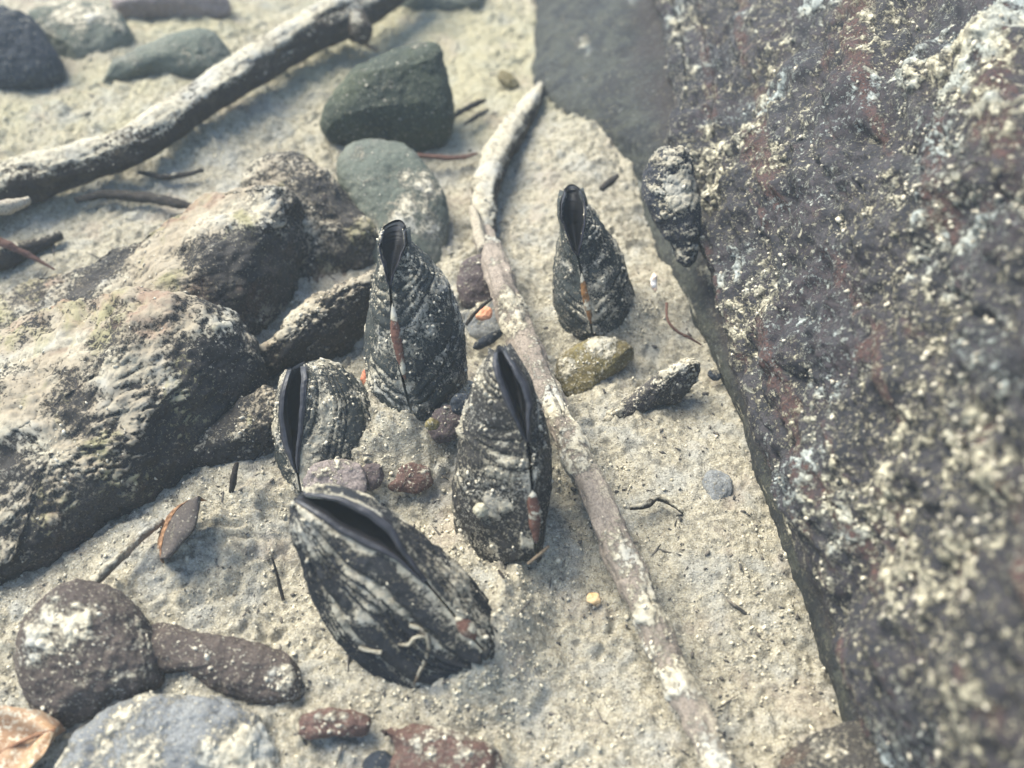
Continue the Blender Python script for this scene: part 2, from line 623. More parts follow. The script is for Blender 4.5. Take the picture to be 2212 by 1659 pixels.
# left pile ------------------------------------------------------------
stone("boulder", "broad algae-tinged boulder beneath the thick branch, ochre top and blackish right-hand end", "boulder",
      [(-260, 760), (0, 640), (140, 590), (300, 540), (420, 450), (540, 378), (620, 385), (660, 440), (700, 520), (695, 600), (640, 660), (590, 730), (540, 800), (300, 900), (0, 960), (-260, 950)],
      (600, 740), M_PILE, -0.004, 28, -10, 0.45, 0.6, (330, 690), cuts=[((-0.25, 0.0, 1), 0.72), ((0.85, -0.35, 0.1), 0.74)], ncut=1, seed=11, N=420, M=110,
      silt=(0.44, 0.32, 0.75, 26), flecks=500, rough=1.3, amp=0.09)
stone("boulder", "dark boulder at the left edge with silty pale top and black shaded flank", "boulder",
      [(-260, 810), (0, 690), (180, 640), (330, 615), (440, 632), (515, 690), (556, 770), (568, 835), (520, 900), (430, 985), (385, 1050), (300, 1120), (215, 1195), (180, 1260), (80, 1300), (20, 1400), (-120, 1500), (-300, 1450)],
      (385, 1050), M_PILE, -0.008, 30, 14, 0.50, 0.5, (170, 1010), cuts=[((-0.3, 0.05, 1), 0.60), ((0.62, -0.75, 0.0), 0.80)], ncut=2, seed=12, N=420, M=110,
      silt=(0.36, 0.80, 0.75, 30), flecks=500, rough=1.3, amp=0.09)
stone("rock", "dusty grey-brown rock sloping down behind the tallest dark mussel", "rock",
      [(520, 400), (570, 345), (640, 330), (710, 380), (770, 450), (832, 520), (815, 570), (740, 640), (660, 640), (580, 560)],
      (760, 620), M_PILE, -0.006, 30, 10, 0.5, 0.5, cuts=[((0.1, -0.9, 0.5), 0.7)], seed=13, rough=1.0, ncut=1, silt=(0.40, 0.35, 0.65, 40), flecks=200)
stone("rock", "blackish rock with a pale silted ridge left of the mussel with red-brown hinge", "rock",
      [(530, 800), (580, 745), (650, 675), (740, 610), (825, 565), (830, 620), (800, 680), (785, 760), (760, 800), (690, 800), (620, 795), (570, 830)],
      (700, 800), M_PILE, -0.004, 36, 12, 0.6, 0.5, (690, 690), cuts=[((0.6, -0.75, -0.05), 0.42), ((-0.4, 0.5, 0.8), 0.6)], ncut=2, seed=14, rough=1.0, silt=(0.34, 1.2, 0.6, 45), flecks=300)
stone("rock", "mottled brown rock wedged at the foot of the dark left boulder", "rock",
      [(375, 1005), (430, 935), (520, 868), (590, 835), (640, 850), (640, 940), (600, 990), (520, 1010), (440, 1015)],
      (500, 1005), M_PILE, -0.004, 34, 8, 0.5, 0.5, cuts=[((0.4, -0.85, 0.2), 0.6)], seed=15, rough=1.0, silt=(0.32, 0.6, 0.65, 50), flecks=200)

# top row ---------------------------------------------------------------
stone("stone", "blue-black rounded stone in the hazy far corner", "stone",
      [(-120, 40), (0, 15), (60, 25), (110, 75), (132, 130), (120, 180), (40, 195), (-60, 195), (-130, 140)],
      (30, 190), M_BLUEDARK, 0, 40, 0, 0.5, seed=21, silt=(0.16, 0.35, 0.3, 40))
stone("stone", "dusky silted stone between the blue-black stone and the flat reddish stone", "stone",
      [(60, 40), (150, 15), (250, 25), (290, 75), (240, 120), (150, 150), (110, 120)],
      (180, 140), M_GREYGREEN, -0.004, 25, 0, 0.4, seed=22, silt=(0.32, 0.3, 0.4, 40))
stone("stone", "flat reddish-brown stone in the far background", "stone",
      [(235, 30), (270, -25), (380, -45), (490, -25), (505, 12), (460, 38), (390, 32), (310, 34)],
      (360, 40), M_PINK, 0.002, 30, 0, 0.3, cuts=[((0, -1, -0.1), 0.5)], seed=23, silt=(0.25, 0.2, 0.3, 40))
stone("stone", "long grey-green stone half sunk in silt behind the thick branch", "stone",
      [(205, 165), (270, 128), (350, 92), (430, 66), (480, 85), (505, 135), (490, 170), (420, 172), (330, 165), (250, 178)],
      (420, 175), M_GREYGREEN, -0.002, 30, 0, 0.4, apex=(430, 125), seed=24, silt=(0.22, 0.25, 0.35, 40))
stone("stone", "bluish dim stone cut by the top of the view, right of the thick branch", "stone",
      [(850, 20), (900, -30), (980, -50), (1060, -20), (1050, 18), (960, 30), (890, 32)],
      (950, 30), M_GREYGREEN, -0.003, 25, 0, 0.35, seed=25, silt=(0.30, 0.2, 0.3, 40))
stone("stone", "dark green angular stone with algae on its sloping top", "stone",
      [(690, 270), (712, 215), (770, 150), (840, 98), (905, 72), (945, 90), (962, 150), (978, 225), (972, 290), (935, 328), (860, 330), (770, 326), (710, 310)],
      (850, 328), M_GREEN, 0, 44, 0, 0.6, 0.5, (850, 235), 3, cuts=[((-0.15, 0.25, 1), 0.66), ((0.1, -1, -0.02), 0.62)], ncut=0, amp=0.05, seed=26, N=320, M=90,
      silt=(0.16, 0.20, 0.5, 40), flecks=60)
stone("stone", "smooth grey-green stone in front of the dark green stone", "stone",
      [(735, 370), (755, 325), (820, 312), (900, 330), (950, 385), (972, 450), (968, 530), (940, 600), (860, 620), (800, 570), (770, 480), (745, 425)],
      (880, 600), M_GREYGREEN, -0.006, 24, 0, 0.42, seed=27, amp=0.06, ncut=1, silt=(0.28, 0.1, 0.5, 30), flecks=80)
stone("pebble", "pinkish pebble on the smooth grey-green stone's upper left corner", "pebble",
      [(750, 365), (768, 338), (784, 350), (784, 385), (765, 395), (752, 388)], (768, 395), M_PINK, 0.016, 40, 0, 0.45, seed=28, N=90, M=24, silt=(0.1, 0.1, 0.2, 80))
stone("pebble", "orange-tan pebble lying in the silt right of the dark green stone", "pebble",
      [(1072, 160), (1085, 150), (1112, 166), (1122, 185), (1100, 192), (1078, 178)], (1100, 192), M_OLIVE, 0.001, 30, 0, 0.4, seed=29, N=90, M=24, silt=(0.25, 0.2, 0.3, 80))

# bottom left -----------------------------------------------------------
stone("cobble", "large round brown cobble near the lower left corner", "cobble",
      [(48, 1400), (60, 1335), (105, 1285), (170, 1256), (245, 1285), (305, 1335), (345, 1400), (350, 1470), (300, 1520), (220, 1560), (150, 1592), (95, 1540), (58, 1475)],
      (200, 1570), M_BROWN, -0.004, 36, -6, 0.55, 0.5, (190, 1420), cuts=[((0.3, -0.9, 0.0), 0.8)], ncut=0, amp=0.05, seed=31, N=340, M=90,
      silt=(0.27, 0.35, 0.5, 45), flecks=160, rough=0.7)
stone("cobble", "elongated brown cobble partly buried beside the large round one", "cobble",
      [(290, 1360), (350, 1345), (440, 1370), (540, 1385), (620, 1410), (665, 1450), (668, 1500), (620, 1525), (540, 1520), (460, 1490), (400, 1455), (330, 1450), (300, 1410)],
      (560, 1510), M_BROWN, -0.001, 20, -4, 0.42, 0.6, (500, 1440), amp=0.07, seed=32, N=300, M=80,
      silt=(0.20, 0.15, 0.75, 38), flecks=260)
stone("stone", "pale grey silted stone at the bottom edge, in front of the brown cobbles", "stone",
      [(90, 1700), (140, 1600), (220, 1540), (320, 1505), (430, 1500), (540, 1530), (610, 1590), (640, 1700), (560, 1800), (330, 1850), (150, 1800)],
      (380, 1760), M_GREY, -0.006, 20, 0, 0.4, 0.4, (360, 1640), seed=33, N=320, M=80, silt=(0.42, 0.15, 0.6, 40), flecks=300, rough=1.0)
stone("stone", "small reddish-brown lumpy stone between the bottom stones", "stone",
      [(648, 1555), (680, 1535), (730, 1528), (790, 1545), (802, 1572), (770, 1592), (720, 1585), (670, 1600), (650, 1585)],
      (720, 1592), M_RUST, 0.003, 28, 0, 0.5, seed=34, N=140, M=40, amp=0.1, silt=(0.22, 0.3, 0.3, 80), flecks=60)
stone("stone", "flat brown stone at the bottom edge left of the long pale stick", "stone",
      [(800, 1560), (850, 1570), (920, 1565), (1000, 1580), (1075, 1620), (1090, 1680), (1020, 1760), (900, 1750), (840, 1680), (850, 1610)],
      (950, 1700), M_RUST, 0.002, 18, 0, 0.4, seed=35, N=220, M=60, silt=(0.32, 0.15, 0.5, 60), flecks=200)
stone("stone", "blackish lump half buried at the bottom edge beside the flat brown stone", "stone",
      [(780, 1640), (820, 1622), (860, 1640), (880, 1680), (840, 1720), (790, 1690)], (820, 1690), M_BLUEDARK, -0.002, 30, 0, 0.45, seed=36, N=120, M=30, silt=(0.25, 0.3, 0.4, 100))
stone("boulder", "dark encrusted boulder cut by the lower right corner", "boulder",
      [(1680, 1680), (1750, 1600), (1850, 1562), (1960, 1556), (2070, 1590), (2180, 1660), (2300, 1760), (2250, 1900), (1900, 1950), (1690, 1850)],
      (1800, 1760), M_BROWNB, 0.002, 42, 0, 0.5, 0.5, (1960, 1720), seed=37, N=320, M=80, silt=(0.28, 0.35, 0.6, 50), flecks=500)

# among the mussels ------------------------------------------------------
stone("stone", "olive-yellow speckled stone right of the stick, below the far right mussel", "stone",
      [(1195, 800), (1215, 765), (1270, 735), (1330, 732), (1372, 760), (1350, 790), (1310, 815), (1270, 850), (1225, 862), (1200, 835)],
      (1270, 850), M_OLIVE, -0.004, 24, 0, 0.42, seed=41, N=180, M=50, silt=(0.17, 0.2, 0.5, 60), flecks=140)
stone("stone", "purple-brown stone behind the middle of the long stick", "stone",
      [(985, 620), (1000, 570), (1040, 548), (1075, 580), (1085, 640), (1050, 665), (1000, 660)], (1040, 660), M_PURPLE, 0, 36, 0, 0.45, seed=42, N=120, M=34, silt=(0.2, 0.3, 0.35, 80), flecks=20)
stone("stone", "grey stone left of the long stick, under the orange pebble", "stone",
      [(1000, 690), (1030, 655), (1085, 650), (1110, 690), (1090, 730), (1030, 735)], (1050, 735), M_GREY, -0.002, 26, 0, 0.4, seed=43, N=120, M=34, silt=(0.3, 0.3, 0.35, 80))
stone("pebble", "bright orange pebble beside the long stick", "pebble",
      [(1028, 680), (1040, 664), (1060, 666), (1064, 682), (1048, 692), (1032, 690)], (1046, 692), plain_mat("orange_pebble", (0.50, 0.20, 0.10), (0.62, 0.30, 0.17)), 0.0115, 40, 0, 0.45, seed=44, N=60, M=16, silt=(0, 0, 0, 80))
stone("pebble", "slim blue-grey pebble touching the left side of the long stick", "pebble",
      [(1018, 748), (1045, 728), (1080, 710), (1086, 722), (1065, 742), (1035, 757)], (1045, 757), M_BLUEDARK, 0.003, 40, 0, 0.4, seed=45, N=90, M=24, silt=(0.2, 0.4, 0.3, 120))
stone("stone", "purple-brown stone lodged between the two middle mussels", "stone",
      [(925, 935), (940, 890), (975, 872), (1000, 890), (1000, 930), (970, 955), (935, 958)], (960, 958), M_PURPLE, 0.0, 45, 0, 0.45, seed=46, N=120, M=34, silt=(0.2, 0.2, 0.3, 100), flecks=20)
stone("pebble", "round blue-black pebble above the purple-brown stone between the mussels", "pebble",
      [(972, 870), (985, 850), (1010, 850), (1020, 872), (1005, 895), (980, 892)], (995, 893), M_BLUEDARK, 0.014, 50, 0, 0.5, seed=47, N=90, M=24, silt=(0.15, 0.2, 0.3, 120))
stone("pebble", "small ochre pebble at the base of the mussel with the red-brown hinge", "pebble",
      [(918, 912), (936, 902), (948, 914), (940, 928), (922, 928)], (934, 928), M_OLIVE, 0.006, 45, 0, 0.5, seed=48, N=60, M=16, silt=(0.1, 0.1, 0.2, 120))
stone("stone", "pinkish flat stone just behind the front mussel's gaping slit", "stone",
      [(655, 1045), (680, 1005), (730, 990), (780, 998), (795, 1035), (780, 1075), (720, 1080), (670, 1070)], (730, 1080), M_PINK, 0.007, 30, 0, 0.3, seed=49, N=140, M=40, silt=(0.28, 0.2, 0.4, 90), flecks=40)
stone("pebble", "dark purple pebble right of the pinkish flat stone", "pebble",
      [(778, 1010), (800, 1000), (822, 1008), (826, 1040), (800, 1062), (782, 1045)], (802, 1062), M_PURPLE, 0.002, 40, 0, 0.45, seed=50, N=90, M=24, silt=(0.2, 0.2, 0.3, 100))
stone("pebble", "brown knobbly pebble sunk in silt between left and middle mussels", "pebble",
      [(855, 1030), (870, 1005), (900, 1000), (930, 1015), (935, 1040), (905, 1062), (870, 1062), (840, 1055)], (888, 1062), M_RUST, 0.002, 40, 0, 0.45, seed=51, N=90, M=24, amp=0.12, silt=(0.3, 0.3, 0.4, 100), flecks=30)
stone("pebble", "flat grey pebble alone on open silt near the big boulder", "pebble",
      [(1512, 1030), (1535, 1014), (1562, 1018), (1580, 1045), (1572, 1080), (1545, 1088), (1522, 1062)], (1550, 1088), M_GREY, -0.001, 14, 0, 0.25, seed=52, N=90, M=24, silt=(0.2, 0.1, 0.3, 100))
stone("pebble", "small orange pebble on open silt left of the long stick's lower half", "pebble",
      [(1268, 1290), (1278, 1280), (1293, 1284), (1297, 1297), (1283, 1304), (1270, 1300)], (1283, 1304), plain_mat("ochre_pebble", (0.50, 0.30, 0.13), (0.60, 0.42, 0.22)), 0.003, 20, 0, 0.4, seed=53, N=60, M=16, silt=(0, 0, 0, 80))
stone("pebble", "tiny teal-grey pebble against the big boulder beside the buried shell", "pebble",
      [(1530, 800), (1542, 795), (1556, 805), (1555, 820), (1540, 822), (1530, 812)], (1544, 822), M_BLUEDARK, 0.004, 24, 0, 0.4, seed=54, N=60, M=16, silt=(0.3, 0.3, 0.4, 120))
stone("pebble", "small orange-red pebble at the left base of the mussel with the red-brown hinge", "pebble",
      [(779, 815), (785, 796), (797, 798), (801, 815), (796, 832), (784, 834)], (790, 834), plain_mat("red_orange_pebble", (0.40, 0.13, 0.07), (0.50, 0.22, 0.13)), 0.010, 55, 0, 0.5, seed=55, N=60, M=16, silt=(0, 0, 0, 80))


# ------------------------------------------------------------------ big boulder on the right
def boulder_right():
    foot = [(1140, -420), (1146, -200), (1158, 0), (1164, 100), (1160, 195), (1215, 258), (1300, 330), (1366, 400), (1395, 480), (1432, 570), (1490, 690), (1530, 745), (1568, 830), (1600, 930), (1640, 1050), (1690, 1180), (1750, 1330), (1800, 1470), (1845, 1590), (1905, 1760), (1980, 1950), (2060, 2150)]
    body = [(1330, -420), (1370, -200), (1412, 0), (1436, 100), (1446, 195), (1450, 290), (1478, 370), (1500, 440), (1515, 520), (1535, 600), (1560, 690), (1580, 765), (1602, 845), (1632, 945), (1680, 1065), (1735, 1195), (1795, 1345), (1835, 1480), (1870, 1600), (1925, 1770), (2000, 1960), (2080, 2160)]
    n_a, n_b = 760, 620
    f = catmull(foot, n_a)
    b = catmull(body, n_a)
    a = np.linspace(0, 1, n_a)
    tp = sstep(0, 0.06, a) * sstep(1, 0.94, a)
    wob = 1 + 0.03 * np.sin(a * 9)

    def cv(pix, z):
        return onz(pix, (z + 0.02) * tp - 0.02)
    gap = np.linalg.norm(b - f, axis=1)
    zl = 0.010 + 0.022 * np.clip(gap / 250, 0, 1)
    cs = [cv(f, -0.02 + 0 * a), cv(f, 0.0 * a), cv(f + (b - f) * 0.5, zl * 0.62), cv(b + [14, 0], zl), cv(b + [4, 0], zl + 0.007), cv(b + [22, 0], zl + 0.016),
          cv(b + [120, 0], 0.055 * wob), cv(b + [270, 0], 0.082 * wob), cv(b + [470, 0], 0.112 * wob), cv(b + [740, 10], 0.140 * wob)]
    last = cs[-1]
    cs += [last + [0.05, 0.01, 0.02], last + [0.13, 0.02, 0.015], last + [0.22, 0.02, -0.07], last * [1, 1, 0] + [0.26, 0.02, -0.03]]
    cs[-4][:, 2] *= tp; cs[-3][:, 2] *= tp; cs[-2][:, 2] *= tp
    C = np.stack(cs)                       # nc, n_a, 3
    nc = len(cs)
    # samples: dense where the face is seen
    segw = np.array([0.3, 1.2, 1.0, 0.35, 0.35, 1.4, 1.9, 2.4, 2.4, 1.0, 0.8, 0.7, 0.4])
    cum = np.concatenate([[0], np.cumsum(segw)])
    tt = np.interp(np.linspace(0, cum[-1], n_b), cum, np.arange(nc))
    ext = np.concatenate([2 * C[:1] - C[1:2], C, 2 * C[-1:] - C[-2:-1]])
    i = np.minimum(tt.astype(int), nc - 2)
    g = (tt - i)[:, None, None]
    p0, p1, p2, p3 = ext[i], ext[i + 1], ext[i + 2], ext[i + 3]
    S = 0.5 * (2 * p1 + (p2 - p0) * g + (2 * p0 - 5 * p1 + 4 * p2 - p3) * g ** 2 + (3 * p1 - p0 - 3 * p2 + p3) * g ** 3)
    V = S.reshape(-1, 3)
    F = grid_faces(n_b, n_a)
    face = np.repeat(sstep(3.6, 5.2, tt), n_a)
    Nn = vnormals(V, F)
    mid = V.mean(0)
    if ((V[::97] - mid) * Nn[::97]).sum() < 0:
        F = F[:, ::-1]
        Nn = -Nn
    # streaks run down the face (from the top right to the foot)
    aa = np.tile(a, n_b)
    bb = np.repeat(tt, n_a)
    Q = np.column_stack([aa * 2.2 + 0.25 * bb, bb * 1.5, 0 * aa])
    streak = fbm(Q, 1.6, 3, 71)
    # the foot ledge is smooth; the face is rough and pitted
    V = V + Nn * ((0.0026 + 0.0055 * face) * fbm(V, 24, 3, 61) + 0.0022 * face * streak + (0.0009 + 0.0008 * face) * fbm(V, 130, 4, 64, 0.6) + 0.0036 * face * fbm(V, 62, 3, 66) - 0.002 * face * sstep(0.12, 0.0, np.abs(fbm(np.column_stack([aa * 5 + 0.5 * bb, bb * 1.3, 0 * aa]), 1.0, 3, 67))))[:, None]
    Nn = vnormals(V, F)
    crust = 0.62 * fbm(V, 24, 3, 81) + 0.80 * fbm(V, 190, 4, 83, 0.68) + 0.12 * Nn[:, 2] - 0.08
    sa = face * (0.37 + 0.52 * crust) + (1 - face) * (0.27 + 0.40 * fbm(np.column_stack([aa * 26, bb * 2.2, 0 * aa]), 1.0, 4, 85))
    thick = sstep(0.40, 0.80, sa) * face
    V = V + Nn * (thick * (0.0011 + 0.0013 * fbm(V, 260, 2, 87)))[:, None]
    m = NB("encrusted_boulder")
    c = m.mix(m.step(m.noise(110, 7, 0.75), 0.42, 0.58), (0.010, 0.010, 0.013), (0.070, 0.060, 0.060))
    c = m.mix(m.math('MULTIPLY', m.step(m.noise(26, 5, 0.65, dist=0.8), 0.48, 0.60), 0.65), c, (0.065, 0.042, 0.042))
    rust = m.math('ADD', m.attr("streak"), m.math('MULTIPLY', m.math('SUBTRACT', m.noise(90, 4, 0.6), 0.5), 1.6))
    c = m.mix(m.math('MULTIPLY', m.step(rust, 0.20, 0.50), 0.8), c, (0.135, 0.058, 0.038))
    olive = m.mix(m.step(m.noise(85, 6, 0.75), 0.43, 0.57), (0.010, 0.013, 0.009), (0.072, 0.076, 0.048))
    olive = m.mix(m.step(m.attr("ledge"), 0.55, 0.95), olive, (0.036, 0.025, 0.018))
    c = m.mix(m.attr("face"), olive, c)
    fine = m.noise(1300, 4, 0.7)
    c = m.mix(m.math('MULTIPLY', m.step(fine, 0.36, 0.6), 0.6), (0.016, 0.016, 0.018), c)
    sc = m.mix(m.step(m.noise(420, 5, 0.7), 0.36, 0.62), (0.17, 0.155, 0.115), (0.50, 0.45, 0.31))
    sc = m.mix(m.step(m.noise(28, 3), 0.45, 0.62), sc, (0.30, 0.32, 0.29))
    spk = m.math('MULTIPLY', m.step(m.noise(430, 6, 0.85), 0.535, 0.585), m.math('ADD', m.math('MULTIPLY', m.attr("face"), 0.65), 0.22))
    c = m.mix(spk, c, sc)
    sv = m.math('ADD', m.attr("silt"), m.math('MULTIPLY', m.math('SUBTRACT', m.noise(560, 5, 0.75), 0.5), 0.75))
    fs = m.step(sv, 0.44, 0.60)
    c = m.mix(fs, c, sc)
    h = m.math('ADD', m.math('MULTIPLY', fine, 0.6), m.math('ADD', fs, spk))
    mt = m.done(c, 0.75, m.bump(h, 0.0009, 1.0), 0.25)
    org = onz(np.array([1800.0, 900.0]))
    ledge = np.repeat(sstep(1.0, 3.2, tt), n_a) + 0.3 * fbm(V, 30, 3, 90)
    o = mesh_obj("boulder", V, F, mt, None, org, {"silt": sa, "face": face, "streak": streak, "ledge": ledge})
    tag(o, "huge dark boulder filling the right side, crusted with pale silt clumps and rusty streaks", "boulder")
    r = np.random.default_rng(8)
    vis = np.where((((V - EYE) * Nn).sum(1) < 0) & (face > 0.4) & (bb < 9.2) & (aa > 0.1) & (aa < 0.9))[0]
    w = vis[(sa[vis] + 0.10 * r.normal(size=len(vis))) > 0.50]
    idx = r.choice(w, min(3000, len(w)), replace=False)
    s2 = 0.00016 + 0.0007 * r.random((len(idx), 1)) ** 5
    tag(crumbs("silt_flecks", V[idx] + Nn[idx] * 0.0004, s2, M_FLECK, o, 9, org), kind="stuff")
    return o


boulder_right()


# ------------------------------------------------------------------ mussels
M_LIP = plain_mat("slate_mantle", (0.011, 0.011, 0.013), (0.024, 0.023, 0.026), 260, 0.5, 0.0002, 0.35)
M_LIPD = plain_mat("dark_mantle", (0.007, 0.007, 0.011), (0.014, 0.014, 0.021), 260, 0.45, 0.0002, 0.35)
M_PIT = plain_mat("siphon_painted_shade", (0.003, 0.003, 0.004), (0.006, 0.006, 0.008), 260, 0.6, 0.0002, 0.2)  # near-black colour paints the shade inside the gaping slit


def shell_mat(name, c1, c2, c3, k=0.7, speck=0.6, bandc=0.55):
    b = NB(name)
    c = b.mix(b.step(b.noise(70, 5, 0.65), 0.38, 0.62), c1, c2)
    c = b.mix(b.step(b.noise(45, 4, 0.6, dist=0.5), 0.52, 0.66), c, c3)
    ring = b.attr("ring")
    c = b.mix(b.math('MULTIPLY', b.step(ring, 0.2, 0.9), 0.4), c, tuple(x * 0.4 for x in c1))
    fine = b.noise(1500, 4, 0.7)
    c = b.mix(b.math('MULTIPLY', b.step(fine, 0.34, 0.6), 0.5), tuple(x * 0.4 for x in c1), c)
    sc = silt_colour(b, 0.80)
    spk = b.math('MULTIPLY', b.step(b.noise(900, 4, 0.7), 0.66 - 0.12 * speck, 0.73 - 0.10 * speck), 0.8)
    c = b.mix(spk, c, sc)
    sv = b.math('ADD', b.attr("silt"), b.math('MULTIPLY', b.math('SUBTRACT', b.noise(900, 5, 0.8), 0.5), k * 2.6))
    f = b.step(sv, 0.42, 0.58)
    c = b.mix(f, c, sc)
    h = b.math('ADD', b.math('MULTIPLY', fine, 0.4), b.math('ADD', f, b.math('MULTIPLY', spk, 0.6)))
    return b.done(c, 0.7, b.bump(h, 0.0006, 0.9), 0.3)


def strip(name, C3, n3, side3, half, prof, material, parent, org, attrs=None):
    """band along a 3-D line: prof = list of (offset in half widths, height in m or array)"""
    nv = len(C3)
    rows = []
    for off, hh in prof:
        rows.append(C3 + side3 * (half * off)[:, None] + n3 * np.broadcast_to(hh, (nv,))[:, None])
    V = np.stack(rows).reshape(-1, 3)
    F = grid_faces(len(prof), nv)
    return mesh_obj(name, V, F, material, parent, org)


def mussel(label, Cp, Lp, Rp, pivot, tilt, yaw, Df, Db, slit, outer, inner, lig=None, ligw=10, lig_mat=None, silt=(0.25, 0.5, 0.4, 90),
           material=None, seed=1, sink=0.03, ringf=(0.8, 0.3), nring=9, flecks=500, z0=0.0, ridge=0.0006, lip_h=0.0022, groove=0.25, lip_mat=None, side_silt_light=(0, 0), band=0.0, touch=0.9):
    pl = Plane(pivot, z0 + ground_z(pivot), tilt, yaw)
    pl.p = pl.p - pl.n * Df * touch
    n = 150
    Cx, Lx, Rx = catmull(Cp, n), catmull(Lp, n), catmull(Rp, n)
    s = np.linspace(0, 1, n)
    D = Df * (0.12 + 0.88 * np.sqrt(np.clip(1 - (1 - s) ** 2, 0, 1)))
    B = Db * (0.12 + 0.88 * np.sqrt(np.clip(1 - (1 - s) ** 2, 0, 1)))
    L3, R3 = pl(Lx), pl(Rx)
    C3 = pl(Cx, D)
    # slit opening: half width along the commissure
    sl = catmull(slit, 200)
    tot = np.array([np.argmin(((sl - c) ** 2).sum(1)) / 199 for c in Cx])
    dist = np.array([np.sqrt(((sl - c) ** 2).sum(1).min()) for c in Cx])
    ow = np.interp(tot, np.linspace(0, 1, len(outer)), outer) * sstep(14, 4, dist)
    scale = mpp(C3)
    gap = np.maximum(ow * 0.82 * scale, 0.0004)
    side = R3 - L3
    side /= np.linalg.norm(side, axis=1, keepdims=True)
    base = L3.mean(0)
    org = np.array([*pl.p[:2], 0.0])
    o = empty("mussel", org, label, "mussel", "living mussels half buried in the silt")
    nn = pl.n
    phi = math.radians(72)
    na = 90
    a = np.linspace(0, 1, na)
    tf = (1 - np.cos(a * phi)) / (1 - math.cos(phi))
    hf = np.sin(a * phi) / math.sin(phi)
    allV, allN, allS = [], [], []
    for sgn, E3 in ((-1, L3), (1, R3)):
        edge = C3 + side * (sgn * gap)[:, None]
        dv = edge - E3
        hn = dv @ nn
        tang = dv - hn[:, None] * nn
        front = E3[None] + tang[None] * tf[:, None, None] + (hn[None] * hf[:, None])[..., None] * nn
        # back half
        mid = (L3 + R3) / 2 - nn * B[:, None]
        db = mid - E3
        hb = db @ nn
        tb = db - hb[:, None] * nn
        ab = a[::-1][:-1]
        backp = E3[None] + tb[None] * ((1 - np.cos(ab * phi)) / (1 - math.cos(phi)))[:, None, None] + (hb[None] * (np.sin(ab * phi) / math.sin(phi))[:, None])[..., None] * nn
        # rolled-in rim behind the front edge so that the valve has a thickness
        rim = np.stack([front[-1] - nn * 0.0012 + side * (sgn * 0.0002), front[-1] - nn * 0.006 + side * (sgn * 0.0022)])
        S = np.concatenate([backp, front, rim])        # rows, n, 3
        acoord = np.concatenate([np.ones(len(ab)) * 1.0, 1 - a, np.zeros(2)])
        # sink the lower end below the silt
        down = np.array([0, 0, -1.0]) + 0.25 * np.array([0, 1, 0])
        steps = np.linspace(0, 1, 12)[1:]
        tail = np.stack([S[:, -1] + down * sink * q for q in steps], 1)
        S = np.concatenate([S, tail], 1)
        nr, ncx = S.shape[:2]
        V = S.reshape(-1, 3)
        F = grid_faces(nr, ncx)
        if sgn < 0:
            F = F[:, ::-1]
        Nn = vnormals(V, F)
        ctr = V.mean(0)
        if (((V - ctr) * Nn).sum(1)).mean() < 0:
            Nn, F = -Nn, F[:, ::-1]
        sv = np.tile(np.concatenate([s, 1 + 0.3 * steps]), nr)
        av = np.repeat(acoord, ncx)
        g = ringf[0] * av + ringf[1] * sv + 0.05 * fbm(V, 40, 3, seed + 3)
        ph = g * nring + 0.6 * np.sin(g * 17 + seed)
        saw = (ph % 1.0)
        ring = sstep(0, 0.75, saw) * sstep(1, 0.78, saw)
        keep = sstep(0.02, 0.10, av) * np.repeat(np.r_[np.ones(len(backp) + len(front)), np.zeros(2)], ncx)
        V = V + Nn * (keep * (ridge * (ring - 0.5) + 0.0009 * fbm(V, 55, 3, seed + 5) + 0.0004 * fbm(V, 300, 3, seed + 7)))[:, None]
        Nn = vnormals(V, F)
        sa = silt_attr(V, Nn, silt[0], silt[1], silt[2], silt[3], seed + 9) + groove * (0.5 - ring) + (band if sgn < 0 else 0) * sstep(0.30, 0.14, av) + (side_silt_light[0] if sgn < 0 else side_silt_light[1]) + 0.14 * sstep(0.10, 0.0, av) * (sv > 0.0) \
            + (silt[4] if len(silt) > 4 else 0.0) * sstep(0.55, 1.0, sv)
        V = V + Nn * (keep * 0.0010 * sstep(0.40, 0.75, sa) * (0.8 + 0.5 * fbm(V, 380, 2, seed + 11)))[:, None]
        v = mesh_obj("valve", V, F, material, o, org, {"silt": sa, "ring": ring})
        vis = (((V - EYE) * Nn).sum(1) < 0) & (np.repeat(np.arange(nr), ncx) >= len(backp)) & (np.repeat(np.arange(nr), ncx) < nr - 3)
        allV.append(V[vis]); allN.append(Nn[vis]); allS.append(sa[vis])
    aV, aN, aS = np.vstack(allV), np.vstack(allN), np.concatenate(allS)
    r = np.random.default_rng(seed)
    w = np.where(aS + 0.10 * r.normal(size=len(aS)) > 0.45)[0]
    idx = r.choice(w, min(int(flecks * 0.7), len(w)), replace=False)
    s2 = 0.00014 + 0.00055 * r.random((len(idx), 1)) ** 4
    tag(crumbs("silt_flecks", aV[idx] + aN[idx] * 0.0002, s2, M_FLECK, o, seed + 2, org), kind="stuff")
    # mantle lips and the slit between them, its inner shade painted near-black
    m = 90
    q = catmull(slit, m)
    u = np.linspace(0, 1, m)
    iC = np.array([np.argmin(((Cx - c) ** 2).sum(1)) for c in q])
    Q3 = pl(q, D[iC] + 0.0002)
    hw = np.interp(u, np.linspace(0, 1, len(outer)), outer) * mpp(Q3)
    iw = np.interp(u, np.linspace(0, 1, len(inner)), inner) * mpp(Q3)
    hw = np.maximum(hw, 0.0002)
    rat = np.clip(iw / hw, 0.02, 0.92)
    rat = np.convolve(np.pad(rat, 4, mode='edge'), np.ones(9) / 9, 'valid')
    sd = side[iC]
    wav = 0.00008 * np.sin(u * 31 + seed) + 0.00015 * np.sin(u * 13)
    lip = np.minimum(lip_h, hw * 1.1)
